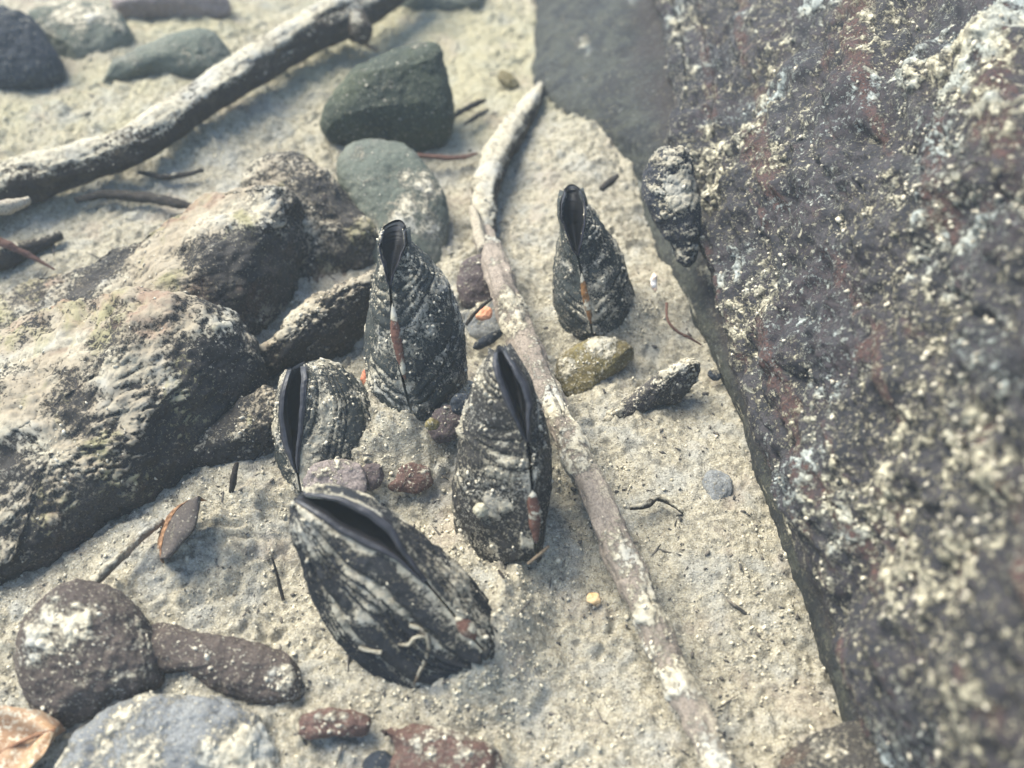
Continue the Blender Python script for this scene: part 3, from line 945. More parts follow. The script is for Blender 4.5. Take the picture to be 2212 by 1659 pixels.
    for sg in (-1, 1):
        rows = []
        offs = [(1.0, -0.0045), (1.05, 0.0), (1.0, 0.5), (0.62, 1.0), (0.25, 0.85), (0.0, 0.25)]
        for k_, (tq, hq) in enumerate(offs):
            off = rat + (1 - rat) * tq
            hh = lip * hq * 0.8 if k_ > 0 else np.full(m, hq)
            rows.append(Q3 + sd * (sg * hw * off + wav * (k_ > 1))[:, None] + nn * hh[:, None])
        rows.append(rows[-1] - nn * 0.005 + sd * (sg * hw * rat * 0.1)[:, None])
        S = catmull_rows(np.stack(rows), 4)
        V = S.reshape(-1, 3)
        F = grid_faces(S.shape[0], m)
        V = V + vnormals(V, F) * (0.00010 * fbm(V, 300, 2, seed + 40))[:, None]
        mesh_obj("mantle_lip", V, F, lip_mat or M_LIP, o, org)
    prof = []
    rows = []
    for tq in np.linspace(-1, 1, 13):
        dpt = -0.0015 - 0.012 * (1 - tq * tq) * np.clip(hw * rat / 0.003, 0.15, 1)
        rows.append(Q3 + sd * (hw * rat * 1.25 * tq)[:, None] + nn * dpt[:, None])
    S = np.stack(rows)
    mesh_obj("siphon_opening", S.reshape(-1, 3), grid_faces(13, m), M_PIT, o, org)
    # end cap of the mantle, a few fringe papillae
    # ligament along the hinge line
    if lig is not None:
        k_ = 60
        q = catmull(lig, k_)
        iC = np.array([np.argmin(((Cx - c) ** 2).sum(1)) for c in q])
        Q3 = pl(q, D[iC])
        u = np.linspace(0, 1, k_)
        hw = ligw * mpp(Q3) * np.clip(np.sin(np.clip(u, 0.0, 1.0) * math.pi), 0.02, 1) ** 0.55
        rows = []
        for ang in np.linspace(-1, 1, 15):
            rows.append(Q3 + side[iC] * (hw * math.sin(ang * 1.57))[:, None] + nn * (hw * 0.75 * math.cos(ang * 1.57) - 0.0004)[:, None])
        S = np.stack(rows)
        V = S.reshape(-1, 3)
        F = grid_faces(15, k_)
        V = V + vnormals(V, F) * (0.0003 * fbm(V, 260, 3, seed + 60))[:, None]
        sa = 0.36 + 0.50 * fbm(V, 150, 3, seed + 61) + 0.75 * np.tile(sstep(0.30, 0.0, u), 15) * 0.6
        mesh_obj("ligament", V, F, lig_mat, o, org, {"silt": sa})
    return aV


def on_surface(cloud, pix, lift=0.0):
    """nearest seen point of a vertex cloud for each picture point"""
    rel = cloud - EYE
    d = rel @ FWD
    px = np.column_stack([1106 + (rel @ RGT) / d / TH * 1106, 829.5 - (rel @ UPV) / d / TH * 1106])
    out = []
    for p in np.atleast_2d(np.asarray(pix, float)):
        r2 = ((px - p) ** 2).sum(1)
        k = np.argmin(r2 + 200 * (d - d.min()))
        q = cloud[k]
        out.append(q + (EYE - q) / np.linalg.norm(EYE - q) * lift)
    return np.array(out)


def catmull_rows(S, k):
    """refine rows (r, n, 3) k times by a smooth curve"""
    r = len(S)
    ext = np.concatenate([2 * S[:1] - S[1:2], S, 2 * S[-1:] - S[-2:-1]])
    t = np.linspace(0, r - 1, (r - 1) * k + 1)
    i = np.minimum(t.astype(int), r - 2)
    f = (t - i)[:, None, None]
    p0, p1, p2, p3 = ext[i], ext[i + 1], ext[i + 2], ext[i + 3]
    return 0.5 * (2 * p1 + (p2 - p0) * f + (2 * p0 - 5 * p1 + 4 * p2 - p3) * f ** 2 + (3 * p1 - p0 - 3 * p2 + p3) * f ** 3)


M_SHELL_A = shell_mat("black_ridged_shell", (0.014, 0.015, 0.017), (0.040, 0.040, 0.042), (0.034, 0.035, 0.041), 0.6, 0.5)
M_SHELL_B = shell_mat("brown_black_shell", (0.022, 0.020, 0.017), (0.054, 0.047, 0.038), (0.040, 0.039, 0.038), 0.8, 1.1)
M_SHELL_G = shell_mat("green_black_shell", (0.022, 0.027, 0.025), (0.062, 0.073, 0.062), (0.085, 0.09, 0.075), 0.8, 0.8)
M_LIG_RED = rock_mat("red_brown_ligament", (0.14, 0.062, 0.042), (0.25, 0.12, 0.08), None, 120, 0.5, 0.4)
M_LIG_ORANGE = rock_mat("orange_ligament", (0.28, 0.13, 0.04), (0.40, 0.20, 0.07), None, 120, 0.5, 0.4)

shell_a = mussel("frontmost mussel with a wide open slit and black ridged shell facing us",
       [(650, 1075), (710, 1095), (770, 1127), (820, 1160), (865, 1198), (915, 1252), (965, 1310), (1010, 1365), (1045, 1405)],
       [(632, 1092), (638, 1140), (655, 1205), (674, 1270), (702, 1330), (742, 1388), (800, 1440), (880, 1476), (985, 1452)],
       [(668, 1062), (720, 1060), (790, 1083), (850, 1120), (905, 1160), (960, 1203), (1020, 1260), (1062, 1325), (1066, 1395)],
       (870, 1476), 52, 6, 0.017, 0.018,
       [(645, 1072), (710, 1095), (770, 1127), (820, 1160), (865, 1198), (918, 1255)], [16, 33, 40, 36, 15, 6], [7, 19, 24, 18, 4, 0],
       [(985, 1332), (1008, 1358), (1028, 1382)], 17, M_LIG_RED, (0.35, 0.20, 0.55, 55, -0.10), M_SHELL_A, 101, ringf=(1.0, 0.05), nring=11, flecks=500, ridge=0.0026, groove=0.42, side_silt_light=(0.0, 0.34), band=0.22, lip_h=0.0016, touch=0.45)
shell_b = mussel("middle mussel leaning against the long stick, parted grey lips at its tip",
       [(1078, 757), (1090, 790), (1108, 830), (1120, 870), (1130, 910), (1140, 950), (1147, 1020), (1152, 1090), (1157, 1190)],
       [(1066, 762), (1040, 790), (1020, 830), (1005, 880), (996, 930), (989, 980), (981, 1040), (977, 1120), (985, 1220)],
       [(1092, 757), (1125, 790), (1148, 835), (1165, 880), (1178, 920), (1188, 970), (1190, 1030), (1184, 1090), (1174, 1185)],
       (1080, 1218), 62, 0, 0.020, 0.024,
       [(1078, 754), (1090, 790), (1108, 830), (1120, 870), (1130, 910), (1140, 955)], [11, 26, 32, 30, 18, 4], [5, 12, 16, 14, 6, 0],
       [(1149, 1060), (1154, 1110), (1158, 1175)], 14, M_LIG_RED, (0.34, 0.25, 0.5, 90, 0.05), M_SHELL_B, 102, ringf=(0.35, 1.0), nring=10, flecks=800, side_silt_light=(0.05, -0.06))  # valve offsets paint light from the left: left paler, right darker
mussel("left mussel with a tall navy slit on its left edge and silt-coated shell",
       [(640, 795), (635, 830), (632, 880), (632, 940), (636, 980), (642, 1015), (646, 1040), (650, 1062)],
       [(618, 800), (607, 830), (603, 880), (604, 930), (606, 980), (609, 1015), (614, 1040), (622, 1062)],
       [(668, 786), (708, 784), (748, 806), (782, 840), (810, 880), (832, 925), (842, 975), (846, 1025)],
       (700, 1062), 58, -6, 0.020, 0.020,
       [(640, 792), (635, 830), (632, 880), (632, 940), (636, 980), (642, 1020)], [20, 33, 35, 27, 15, 4], [10, 19, 21, 13, 4, 0],
       None, 8, None, (0.42, 0.3, 0.5, 80, 0.2), M_SHELL_G, 103, ringf=(0.8, 0.5), nring=10, flecks=900, lip_h=0.0014)
mussel("tall mussel with a closed dark tip and long red-brown hinge band",
       [(850, 497), (848, 530), (846, 560), (843, 590), (843, 620), (848, 680), (856, 740), (866, 800), (880, 860), (895, 905)],
       [(828, 500), (824, 530), (814, 580), (805, 620), (799, 660), (793, 710), (789, 760), (788, 800), (800, 845), (830, 890)],
       [(872, 500), (888, 528), (915, 550), (945, 580), (967, 612), (986, 660), (1002, 710), (1010, 765), (1006, 825), (990, 880)],
       (900, 900), 64, 0, 0.024, 0.026,
       [(851, 492), (848, 530), (846, 560), (843, 590), (842, 618)], [23, 29, 22, 11, 3], [20, 26, 18, 7, 0],
       [(848, 655), (853, 710), (862, 760), (876, 825)], 11, M_LIG_RED, (0.36, 0.25, 0.5, 80, 0.10), M_SHELL_G, 104, ringf=(0.35, 1.0), nring=10, flecks=700, lip_mat=M_LIPD)
mussel("far right mussel standing alone in silt with an orange hinge band",
       [(1236, 413), (1238, 440), (1239, 470), (1241, 500), (1245, 535), (1252, 570), (1260, 610), (1268, 650), (1275, 690), (1279, 720)],
       [(1224, 418), (1217, 440), (1212, 470), (1206, 500), (1201, 540), (1197, 580), (1194, 620), (1195, 660), (1200, 692), (1215, 712)],
       [(1250, 415), (1264, 440), (1286, 465), (1306, 490), (1326, 520), (1346, 560), (1360, 600), (1369, 640), (1362, 682), (1330, 710)],
       (1280, 715), 64, 0, 0.022, 0.025,
       [(1236, 409), (1238, 440), (1239, 470), (1241, 500), (1245, 535), (1248, 552)], [16, 26, 27, 20, 10, 3], [13, 23, 24, 16, 6, 0],
       [(1256, 590), (1263, 630), (1270, 665), (1277, 700)], 8, M_LIG_ORANGE, (0.36, 0.25, 0.5, 80, 0.10), M_SHELL_G, 105, ringf=(0.35, 1.0), nring=9, flecks=500, lip_mat=M_LIPD)


# ------------------------------------------------------------------ wood
def wood_mat(name, c1, c2, c3, bare=None, tone=1.0, silt_k=0.6):
    b = NB(name)
    at = b.attr("along")
    ar = b.attr("round")
    comb = b.t.nodes.new("ShaderNodeCombineXYZ")
    b.link(b.math('MULTIPLY', at, 40.0), comb.inputs[0])
    b.link(b.math('MULTIPLY', ar, 3.0), comb.inputs[1])
    grain = b.noise(4.0, 6, 0.7, comb.outputs[0])
    c = b.mix(b.step(grain, 0.35, 0.65), c1, c2)
    c = b.mix(b.step(b.noise(120, 4, 0.65), 0.50, 0.62), c, c3)
    if bare:
        c = b.mix(b.step(b.math('ADD', b.attr("bare"), b.math('MULTIPLY', b.math('SUBTRACT', grain, 0.5), 0.8)), 0.45, 0.6), c, bare)
    fine = b.noise(1300, 4, 0.7)
    c = b.mix(b.math('MULTIPLY', b.step(fine, 0.34, 0.58), 0.35), tuple(x * 0.4 for x in c1), c)
    sv = b.math('ADD', b.attr("silt"), b.math('MULTIPLY', b.math('SUBTRACT', b.noise(620, 5, 0.75), 0.5), silt_k * 2))
    f = b.step(sv, 0.42, 0.60)
    c = b.mix(f, c, silt_colour(b, tone))
    h = b.math('ADD', b.math('MULTIPLY', grain, 0.8), b.math('ADD', b.math('MULTIPLY', fine, 0.4), f))
    return b.done(c, 0.85, b.bump(h, 0.0007, 0.9), 0.2)


def tube3(pts, rad, n_s, n_a, seed, amp, fine=0.0004):
    """closed round limb along 3-D points"""
    P3 = catmull(pts, n_s)
    R = catmull(np.asarray(rad, float)[:, None], n_s)[:, 0]
    T = np.gradient(P3, axis=0)
    T /= np.linalg.norm(T, axis=1, keepdims=True)
    up = np.array([0, 0, 1.0])
    A = np.cross(T, up)
    A /= np.linalg.norm(A, axis=1, keepdims=True) + 1e-9
    B = np.cross(A, T)
    # close ends
    capn = 5
    q = np.linspace(0, 1, capn + 1)[:-1]
    pre = [P3[0] - T[0] * R[0] * 0.5 * (1 - x) for x in q]
    post = [P3[-1] + T[-1] * R[-1] * 0.5 * (1 - x) for x in q[::-1]]
    P3 = np.vstack([pre, P3, post])
    R = np.r_[R[0] * np.sqrt(np.clip(1 - (1 - q) ** 2, 0.0004, 1)), R, R[-1] * np.sqrt(np.clip(1 - (1 - q[::-1]) ** 2, 0.0004, 1))]
    A = np.vstack([np.repeat(A[:1], capn, 0), A, np.repeat(A[-1:], capn, 0)])
    B = np.vstack([np.repeat(B[:1], capn, 0), B, np.repeat(B[-1:], capn, 0)])
    th = np.linspace(0, 2 * math.pi, n_a, endpoint=False)
    V = (P3[:, None] + R[:, None, None] * (np.cos(th)[None, :, None] * A[:, None] + np.sin(th)[None, :, None] * B[:, None])).reshape(-1, 3)
    F = grid_faces(len(P3), n_a, True)
    N = vnormals(V, F)
    if ((V - np.repeat(P3, n_a, 0)) * N).sum() < 0:
        F = F[:, ::-1]
        N = -N
    al = np.repeat(np.linspace(0, 1, len(P3)), n_a)
    ro = np.tile(th, len(P3))
    L = np.linalg.norm(np.diff(P3, axis=0), axis=1).sum()
    Rm = R.max()
    K = np.column_stack([al * L / (Rm * 5), np.cos(ro) * 0.8, np.sin(ro) * 0.8])
    V = V + N * (Rm * amp * (fbm(K, 1.5, 4, seed) + 0.7 * fbm(V, 0.5 / Rm, 2, seed + 3)) * np.repeat(R / Rm, n_a) + fine * fbm(V, 280, 3, seed + 5))[:, None]
    return V, F, al, ro, L


def limb(name, label, cat, pix, half, z, material, seed=1, amp=0.12, silt=(0.3, 0.5, 0.4, 80), n_s=240, n_a=48, parent=None, origin=None, bare=None,
         group=None, flecks=0, fine=0.0004, silt_along=None):
    pix = np.array(pix, float)
    P3 = np.asarray(z, float) if np.ndim(z) == 2 else onz(pix, np.array(z, float) + (ground_z(pix) if parent is None else 0.6 * ground_z(pix)))
    rad = np.array(half, float) * mpp(P3)
    V, F, al, ro, L = tube3(P3, rad, n_s, n_a, seed, amp, fine)
    N = vnormals(V, F)
    sa = silt_attr(V, N, silt[0], silt[1], silt[2], silt[3], seed + 9)
    if silt_along:
        sa = sa + np.interp(al, [p for p, _ in silt_along], [q for _, q in silt_along])
    V = V + N * (min(1.0, fine / 0.0004) * 0.0011 * sstep(0.42, 0.75, sa))[:, None]
    at = {"silt": sa, "along": al * L * 4, "round": np.cos(ro)}
    br = np.zeros(len(V))
    if bare is not None:
        br = np.interp(al, [p for p, _ in bare], [q for _, q in bare]) + 0.35 * fbm(V, 70, 3, seed + 13) + 0.22 * np.cos(ro) + 0.04
    at["bare"] = br
    org = origin if origin is not None else np.array([P3[0][0], P3[0][1], 0])
    o = mesh_obj(name, V, F, material, parent, org, at)
    if parent is None:
        tag(o, label, cat, group)
    if flecks:
        r = np.random.default_rng(seed)
        w = np.where((((V - EYE) * N).sum(1) < 0) & (sa + 0.2 * r.normal(size=len(V)) > 0.42))[0]
        if len(w):
            idx = r.choice(w, min(int(flecks * 0.5), len(w)), replace=False)
            s2 = 0.0002 + 0.0006 * r.random((len(idx), 1)) ** 3
            tag(crumbs("silt_flecks", V[idx], s2, M_FLECK, parent or o, seed + 2, org), kind="stuff")
    return o


M_LOG = wood_mat("dark_sunken_wood", (0.036, 0.026, 0.019), (0.11, 0.082, 0.054), (0.18, 0.135, 0.085), None, 0.88, 0.9)
M_STICK = wood_mat("peeled_pale_wood", (0.35, 0.285, 0.225), (0.60, 0.515, 0.40), (0.46, 0.385, 0.30), (0.76, 0.68, 0.48), 1.05, 0.6)
M_TWIG = wood_mat("dark_twig", (0.045, 0.038, 0.032), (0.11, 0.09, 0.07), (0.08, 0.065, 0.05), None, 1.0, 0.5)
M_REDTWIG = wood_mat("red_brown_twig", (0.20, 0.10, 0.07), (0.34, 0.20, 0.15), (0.28, 0.15, 0.11), None, 1.0, 0.5)
M_TANTWIG = wood_mat("tan_twig", (0.30, 0.22, 0.14), (0.45, 0.36, 0.24), (0.34, 0.25, 0.15), None, 1.0, 0.5)

log = limb("branch", "thick sunken branch crossing the upper left, silt on top and black beneath", "branch",
           [(-130, 470), (-20, 420), (80, 385), (180, 355), (280, 320), (370, 262), (470, 195), (560, 140), (660, 80), (740, 38), (810, 0), (900, -60)],
           [47, 48, 46, 40, 38, 39, 40, 40, 40, 44, 37, 35], [0.012, 0.012, 0.012, 0.012, 0.013, 0.014, 0.015, 0.017, 0.019, 0.021, 0.022, 0.024],
           M_LOG, 201, 0.16, (0.36, 0.85, 0.35, 50), 520, 84, flecks=900)
log_org = np.array(log.location)
limb("broken_branch_stub", None, None, [(-60, 455), (0, 448), (40, 440), (62, 432)], [20, 17, 13, 8], [0.030, 0.030, 0.029, 0.028], M_STICK, 202, 0.2, (0.2, 0.3, 0.3, 80), 60, 24, log, log_org, bare=[(0, 0.2), (1, 0.8)])
limb("knot", None, None, [(765, 45), (778, 68), (782, 88)], [30, 27, 15], [0.022, 0.020, 0.017], M_LOG, 203, 0.25, (0.2, 0.4, 0.4, 60), 50, 28, log, log_org)

stick = limb("stick", "long pale peeled stick running from the bottom edge up between the mussels", "stick",
             [(1640, 1860), (1600, 1760), (1545, 1645), (1500, 1545), (1440, 1420), (1392, 1310), (1335, 1185), (1270, 1035), (1205, 905), (1150, 790), (1110, 690), (1078, 600), (1048, 520), (1030, 462)],
             [35, 35, 34, 36, 35, 34, 34, 33, 31, 35, 30, 30, 25, 13], [0.010, 0.010, 0.010, 0.010, 0.0105, 0.011, 0.012, 0.014, 0.016, 0.016, 0.014, 0.012, 0.010, 0.008],
             M_STICK, 211, 0.24, (0.40, 0.18, 0.6, 55), 640, 64, bare=[(0, 0.55), (0.12, 0.6), (0.25, 0.35), (0.38, 0.35), (0.5, 0.25), (0.62, 0.1), (0.8, 0.15), (1, 0.3)], flecks=700)
st_org = np.array(stick.location)
limb("silted_tip", None, None, [(1050, 500), (1046, 455), (1053, 400), (1072, 345), (1104, 290), (1134, 248), (1154, 215), (1168, 190)], [20, 26, 29, 31, 28, 22, 17, 9], [0.007, 0.009, 0.010, 0.010, 0.010, 0.009, 0.007, 0.005], M_LOG, 212, 0.16, (0.46, 0.9, 0.35, 70), 200, 44, stick, st_org, flecks=300)
limb("bark_sliver", None, None, [(1042, 540), (1034, 500), (1022, 455), (1020, 445)], [12, 13, 9, 3], [0.017, 0.016, 0.014, 0.013], M_STICK, 213, 0.2, (0.1, 0.1, 0.3, 60), 60, 20, stick, st_org, bare=[(0, 0.7), (1, 0.9)])

limb("twig", "short dark twig lying under the thick branch at left", "twig", [(165, 432), (230, 420), (300, 425), (370, 436), (420, 448)], [7, 10, 11, 11, 6], [0.006] * 5, M_TWIG, 221, 0.2, (0.18, 0.45, 0.35, 80), 120, 20)
limb("twig", "thin wavy dark twig just above the short one under the thick branch", "twig", [(300, 372), (350, 382), (395, 378), (438, 368)], [4, 6, 6, 4], [0.004] * 4, M_TWIG, 222, 0.25, (0.2, 0.3, 0.35, 80), 80, 16)
limb("twig", "pinkish-brown thin twig at the left edge, pointing down to the right", "twig", [(-80, 490), (0, 522), (60, 550), (118, 582)], [10, 9, 6, 2], [0.016, 0.012, 0.008, 0.004], M_REDTWIG, 223, 0.12, (0.1, 0.2, 0.25, 80), 100, 18)
limb("stick", "stubby brown stick end in the silt at the left edge", "stick", [(-80, 580), (0, 562), (60, 538), (130, 508)], [24, 22, 17, 10], [0.004] * 4, M_TWIG, 224, 0.15, (0.22, 0.5, 0.3, 60), 120, 30)
limb("twig", "little dark twig standing upright beside the dark left boulder", "twig", [(500, 1062), (505, 1030), (511, 1000)], [6, 7, 5], [0.0, 0.006, 0.012], M_TWIG, 225, 0.15, (0.2, 0.1, 0.3, 80), 60, 16, fine=0.0002)
limb("twig", "hair-thin bent twig standing in silt left of the front mussel", "twig", [(612, 1296), (604, 1265), (597, 1235), (588, 1205)], [4, 4, 3, 2], [0.0, 0.004, 0.009, 0.013], M_TWIG, 226, 0.12, (0.15, 0.1, 0.3, 80), 60, 12, fine=0.0001)
limb("twig", "grey straight twig lying behind the large round brown cobble", "twig", [(205, 1258), (250, 1215), (300, 1165), (350, 1125)], [10, 10, 9, 7], [0.008, 0.008, 0.007, 0.006], M_TANTWIG, 227, 0.12, (0.42, 0.4, 0.3, 80), 90, 18)
limb("twig", "pale tan twig stub between the thick branch and the dark green stone", "twig", [(780, 88), (795, 99), (815, 110)], [5, 5, 4], [0.012, 0.010, 0.008], M_TANTWIG, 228, 0.1, (0.1, 0.1, 0.2, 80), 40, 12)
limb("twig", "orange-brown twig in front of the dark green stone", "twig", [(880, 334), (930, 338), (990, 341), (1030, 332)], [4, 5, 5, 3], [0.010, 0.008, 0.006, 0.005], M_REDTWIG, 229, 0.15, (0.15, 0.2, 0.3, 80), 70, 14)
limb("twig", "dark straight twig leaning by the orange pebble near the long stick", "twig", [(1008, 700), (1030, 672), (1062, 645)], [4, 4, 3], [0.012, 0.016, 0.020], M_TWIG, 230, 0.12, (0.2, 0.2, 0.3, 80), 50, 12, fine=0.0002)
limb("twig", "thin black twig curving along the grey-green stone's left side", "twig", [(728, 395), (752, 430), (770, 470), (785, 498)], [3, 4, 4, 3], [0.012, 0.014, 0.014, 0.012], M_TWIG, 231, 0.12, (0.1, 0.1, 0.3, 80), 60, 12, fine=0.0002)
limb("twig", "short dark stick fragment in the silt above the far right mussel", "twig", [(1300, 408), (1318, 393), (1334, 380)], [6, 8, 5], [0.012, 0.012, 0.012], M_TWIG, 232, 0.2, (0.2, 0.3, 0.3, 80), 40, 14)
limb("twig", "two-toned dark twig right of the dark green stone", "twig", [(975, 258), (1000, 238), (1035, 222), (1050, 216)], [4, 6, 6, 3], [0.006] * 4, M_TWIG, 233, 0.2, (0.15, 0.3, 0.3, 80), 60, 14)
limb("twig", "slender dark twig parallel to and below the two-toned one", "twig", [(1005, 268), (1030, 252), (1055, 236)], [3, 5, 3], [0.006] * 3, M_TWIG, 234, 0.2, (0.1, 0.2, 0.3, 80), 50, 12)
limb("rootlet", "hair-thin pinkish rootlet on the silt beside the big boulder", "rootlet", [(1440, 655), (1442, 690), (1462, 715), (1490, 730), (1515, 745)], [3, 3, 3, 3, 2], [0.010, 0.010, 0.009, 0.008, 0.006], M_REDTWIG, 235, 0.1, (0.3, 0.2, 0.3, 80), 90, 10, fine=0.0001)
limb("twig", "crooked brown twig half sunk in silt right of the long stick", "twig", [(1362, 1098), (1395, 1092), (1420, 1076), (1450, 1088), (1475, 1108)], [4, 7, 7, 6, 3], [0.005] * 5, M_TWIG, 236, 0.2, (0.36, 0.4, 0.3, 80), 80, 14)
limb("twig", "black splinter on open silt between the front mussel and the long stick", "twig", [(1077, 1232), (1083, 1240), (1088, 1248)], [3, 4, 3], [0.007] * 3, M_TWIG, 237, 0.1, (0, 0, 0.1, 80), 30, 10, fine=0.0001)
limb("straw", "thin pale straw at the base of the middle mussel", "straw", [(1140, 1218), (1165, 1198), (1185, 1180)], [3, 4, 3], [0.006, 0.007, 0.008], M_TANTWIG, 238, 0.1, (0.3, 0.2, 0.2, 80), 40, 10, fine=0.0001)


# ------------------------------------------------------------------ other shells and scraps
stone("buried_shell", "ridged dark shell edge poking from the silt right of the olive-yellow stone", "shell",
      [(1245, 945), (1290, 905), (1350, 862), (1410, 820), (1465, 785), (1500, 778), (1512, 795), (1500, 830), (1470, 862), (1420, 880), (1370, 905), (1310, 940), (1265, 958)],
      (1380, 910), rock_mat("dusty_shell", (0.05, 0.045, 0.042), (0.12, 0.105, 0.095), None, 70, 0.9, 0.6), -0.005, 34, -10, 0.42, 0.4, (1420, 838), cuts=[((0.5, -0.8, 0.2), 0.6)], ncut=1,
      seed=61, rough=0.6, N=260, M=60, silt=(0.44, 0.45, 0.5, 60), flecks=260)
stone("encrusted_shell", "rough grey encrusted shell clinging to the foot of the huge boulder, dark banded lower end", "shell",
      [(1390, 400), (1402, 350), (1434, 318), (1480, 318), (1500, 380), (1510, 460), (1510, 530), (1490, 574), (1462, 560), (1434, 510), (1404, 460)],
      (1458, 572), rock_mat("banded_encrusted_shell", (0.03, 0.032, 0.04), (0.08, 0.08, 0.085), (0.14, 0.12, 0.11), 90, 0.8, 0.8, tone=0.72), 0.024, 50, -14, 0.55, 0.5, (1442, 430), ncut=5,
      amp=0.10, seed=62, rough=0.9, N=240, M=70, silt=(0.42, 0.75, 0.5, 60), flecks=260)


def shell_fragment():
    M = rock_mat("ringed_brown_shell", (0.075, 0.06, 0.05), (0.14, 0.115, 0.095), None, 90, 0.6, 0.4)
    MR = plain_mat("orange_brown_rim", (0.13, 0.065, 0.03), (0.30, 0.17, 0.085), 300, 0.75)
    pl = Plane((380, 1210), 0.001 + ground_z((380, 1210)), 20, -12)
    rim = catmull([(445, 1080), (405, 1084), (372, 1105), (350, 1140), (342, 1180), (352, 1216)], 120)
    inn = catmull([(452, 1092), (450, 1110), (448, 1130), (440, 1155), (420, 1180), (385, 1220)], 120)
    O3, I3 = pl(rim), pl(inn)
    org = np.array([*pl.p[:2], 0.0])
    o = empty("shell_fragment", org, "curved brown broken shell with orange ringed rim, lying on silt by the dark left boulder", "shell")
    w = np.linspace(0, 1, 40)
    prof = 0.010 * np.sin(np.clip(w, 0, 1) * math.pi * 0.62)
    S = O3[None] + (I3 - O3)[None] * w[:, None, None] + pl.n * prof[:, None, None]
    top = S
    bot = S[::-1] - pl.n * 0.0012
    A = np.concatenate([top, bot])
    cut = 11
    V = A[cut:-cut].reshape(-1, 3)
    F = grid_faces(len(A) - 2 * cut, 120)
    F = F[:, ::-1]
    V = V + vnormals(V, F) * (0.0004 * fbm(V, 200, 3, 5))[:, None]
    N = vnormals(V, F)
    mesh_obj("shell_plate", V, F, M, o, org, {"silt": 0.22 + 0.4 * fbm(V, 90, 3, 6)})
    E = np.concatenate([bot[-cut - 1:], top[:cut + 1]])
    ww = np.concatenate([w[:cut + 1][::-1], w[:cut + 1]])
    N0 = np.sin(np.linspace(0, 1, 120) * 70) * 0.00014
    V = E + pl.n * (0.0007 * np.cos(ww * 24 / 0.28 * 0.28 * 2.6))[:, None, None] + pl.n * N0[None, :, None]
    mesh_obj("rim", V.reshape(-1, 3), grid_faces(len(E), 120)[:, ::-1], MR, o, org)


shell_fragment()


def leaf():
    b = NB("sunken_leaf")
    c = b.mix(b.step(b.noise(50, 5, 0.6), 0.35, 0.65), (0.20, 0.11, 0.055), (0.38, 0.25, 0.14))
    c = b.mix(b.step(b.noise(500, 5, 0.75), 0.50, 0.62), c, SILT)
    m = b.done(c, 0.7, b.bump(b.noise(200, 4), 0.0006), 0.3)
    pl = Plane((60, 1620), 0.003 + ground_z((60, 1620)), 6, 0)
    cen = catmull([(-150, 1720), (-60, 1660), (20, 1618), (80, 1590), (140, 1575)], 60)
    wd = np.interp(np.linspace(0, 1, 60), [0, 0.3, 0.6, 0.85, 1], [20, 80, 75, 40, 2])
    d = np.gradient(cen, axis=0)
    nrm = np.column_stack([-d[:, 1], d[:, 0]]) / np.linalg.norm(d, axis=1, keepdims=True)
    rows = []
    for t in np.linspace(-1, 1, 31):
        P = pl(cen + nrm * (wd * t)[:, None], 0.0)
        P[:, 2] += 0.004 * abs(t) ** 1.5 + 0.0012 * np.sin(np.linspace(0, 16, 60) + 5 * abs(t))
        rows.append(P)
    S = np.stack(rows)
    V = np.concatenate([S, S[::-1] - [0, 0, 0.0004]]).reshape(-1, 3)
    org = np.array([*pl.p[:2], 0.0])
    o = mesh_obj("leaf", V, grid_faces(62, 60), m, None, org)
    tag(o, "orange-brown sunken leaf in the lower left corner", "leaf")
    P3 = pl(cen)
    P3[:, 2] += 0.0006
    Vv, F, *_ = tube3(P3[::6], np.full(len(P3[::6]), 0.0007), 60, 10, 7, 0.05, 0.0001)
    mesh_obj("midrib", Vv, F, plain_mat("leaf_midrib", (0.12, 0.055, 0.025), (0.2, 0.1, 0.05)), o, org)


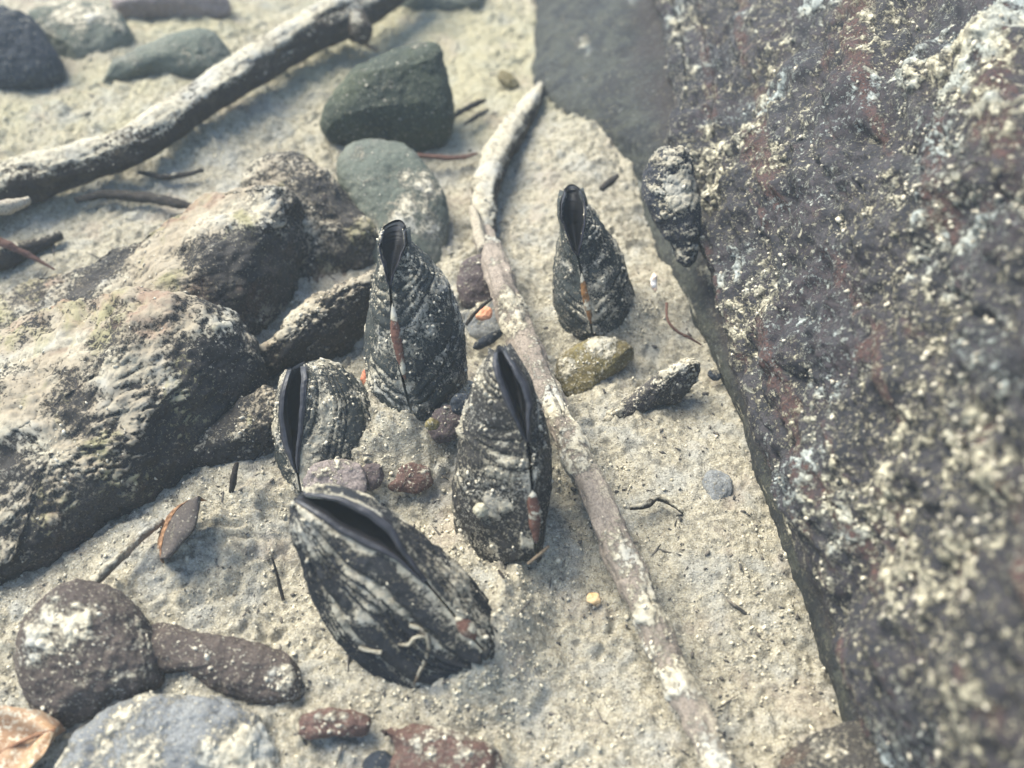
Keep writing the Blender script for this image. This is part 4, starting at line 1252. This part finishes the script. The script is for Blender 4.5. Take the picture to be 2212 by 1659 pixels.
leaf()
for nm, lb, px_, hw_, mt_ in (
        ("rootlet", "pale curved rootlet hanging over the front mussel's black lower shell", [(886, 1350), (912, 1362), (926, 1390), (920, 1425), (905, 1455), (893, 1478)], [4, 5, 5, 5, 4, 2], M_TANTWIG),
        ("rootlet", "short pale rootlet crossing the front mussel's lower left shell", [(735, 1372), (762, 1392), (790, 1402), (822, 1408)], [3, 4, 5, 5], M_TANTWIG),
        ("rootlet", "pale jagged rootlet across the front mussel's middle, by a tiny yellow grain", [(855, 1392), (880, 1392), (900, 1378), (918, 1372)], [3, 4, 4, 3], M_TANTWIG)):
    q_ = on_surface(shell_a, px_, 0.0008)
    limb(nm, lb, "rootlet", px_, hw_, q_, mt_, 300 + len(lb), 0.15, (0.5, 0.2, 0.3, 80), 70, 12, fine=0.0001)
# snail on the middle mussel, white fleck by the boulder
SNAIL_Z = float(on_surface(shell_b, [(1038, 1108)])[0, 2]) - ground_z((1038, 1117))
stone("snail", "tiny round pale snail sitting on the middle mussel's shell", "snail",
      [(1022, 1102), (1030, 1088), (1044, 1087), (1052, 1098), (1048, 1113), (1032, 1117)], (1038, 1117), plain_mat("snail_shell", (0.24, 0.22, 0.15), (0.36, 0.33, 0.24), 600), SNAIL_Z, 60, 0, 0.9, seed=63, N=60, M=20, k=2, ncut=0, amp=0.05, silt=(0, 0, 0, 80))
stone("shell_chip", "tiny white and orange shell chip on silt between far mussel and big boulder", "shell chip",
      [(1405, 600), (1410, 588), (1418, 592), (1420, 615), (1416, 628), (1408, 622)], (1412, 628), plain_mat("white_chip", (0.62, 0.40, 0.25), (0.85, 0.80, 0.72), 260, 0.4), 0.0085, 50, 0, 0.4, seed=64, N=50, M=14, ncut=0, silt=(0, 0, 0, 80))

# ------------------------------------------------------------------ the water's own haze
hz = NB("water_haze")
for n_ in list(hz.t.nodes):
    if n_.type == 'BSDF_PRINCIPLED':
        hz.t.nodes.remove(n_)
vol = hz.t.nodes.new("ShaderNodeVolumePrincipled")
vol.inputs["Color"].default_value = (0.76, 0.87, 0.92, 1)
vol.inputs["Density"].default_value = 0.065
hz.t.links.new(vol.outputs[0], hz.t.nodes["Material Output"].inputs["Volume"])
x, y0, y1, zb, zt = 4.6, -4.6, 4.8, -1.1, 0.42
V = np.array([(-x, y0, zb), (x, y0, zb), (x, y1, zb), (-x, y1, zb), (-x, y0, zt), (x, y0, zt), (x, y1, zt), (-x, y1, zt)])
F = np.array([(0, 3, 2, 1), (4, 5, 6, 7), (0, 1, 5, 4), (1, 2, 6, 5), (2, 3, 7, 6), (3, 0, 4, 7)])
tag(mesh_obj("haze", V, F, hz.m, smooth=False), kind="stuff")
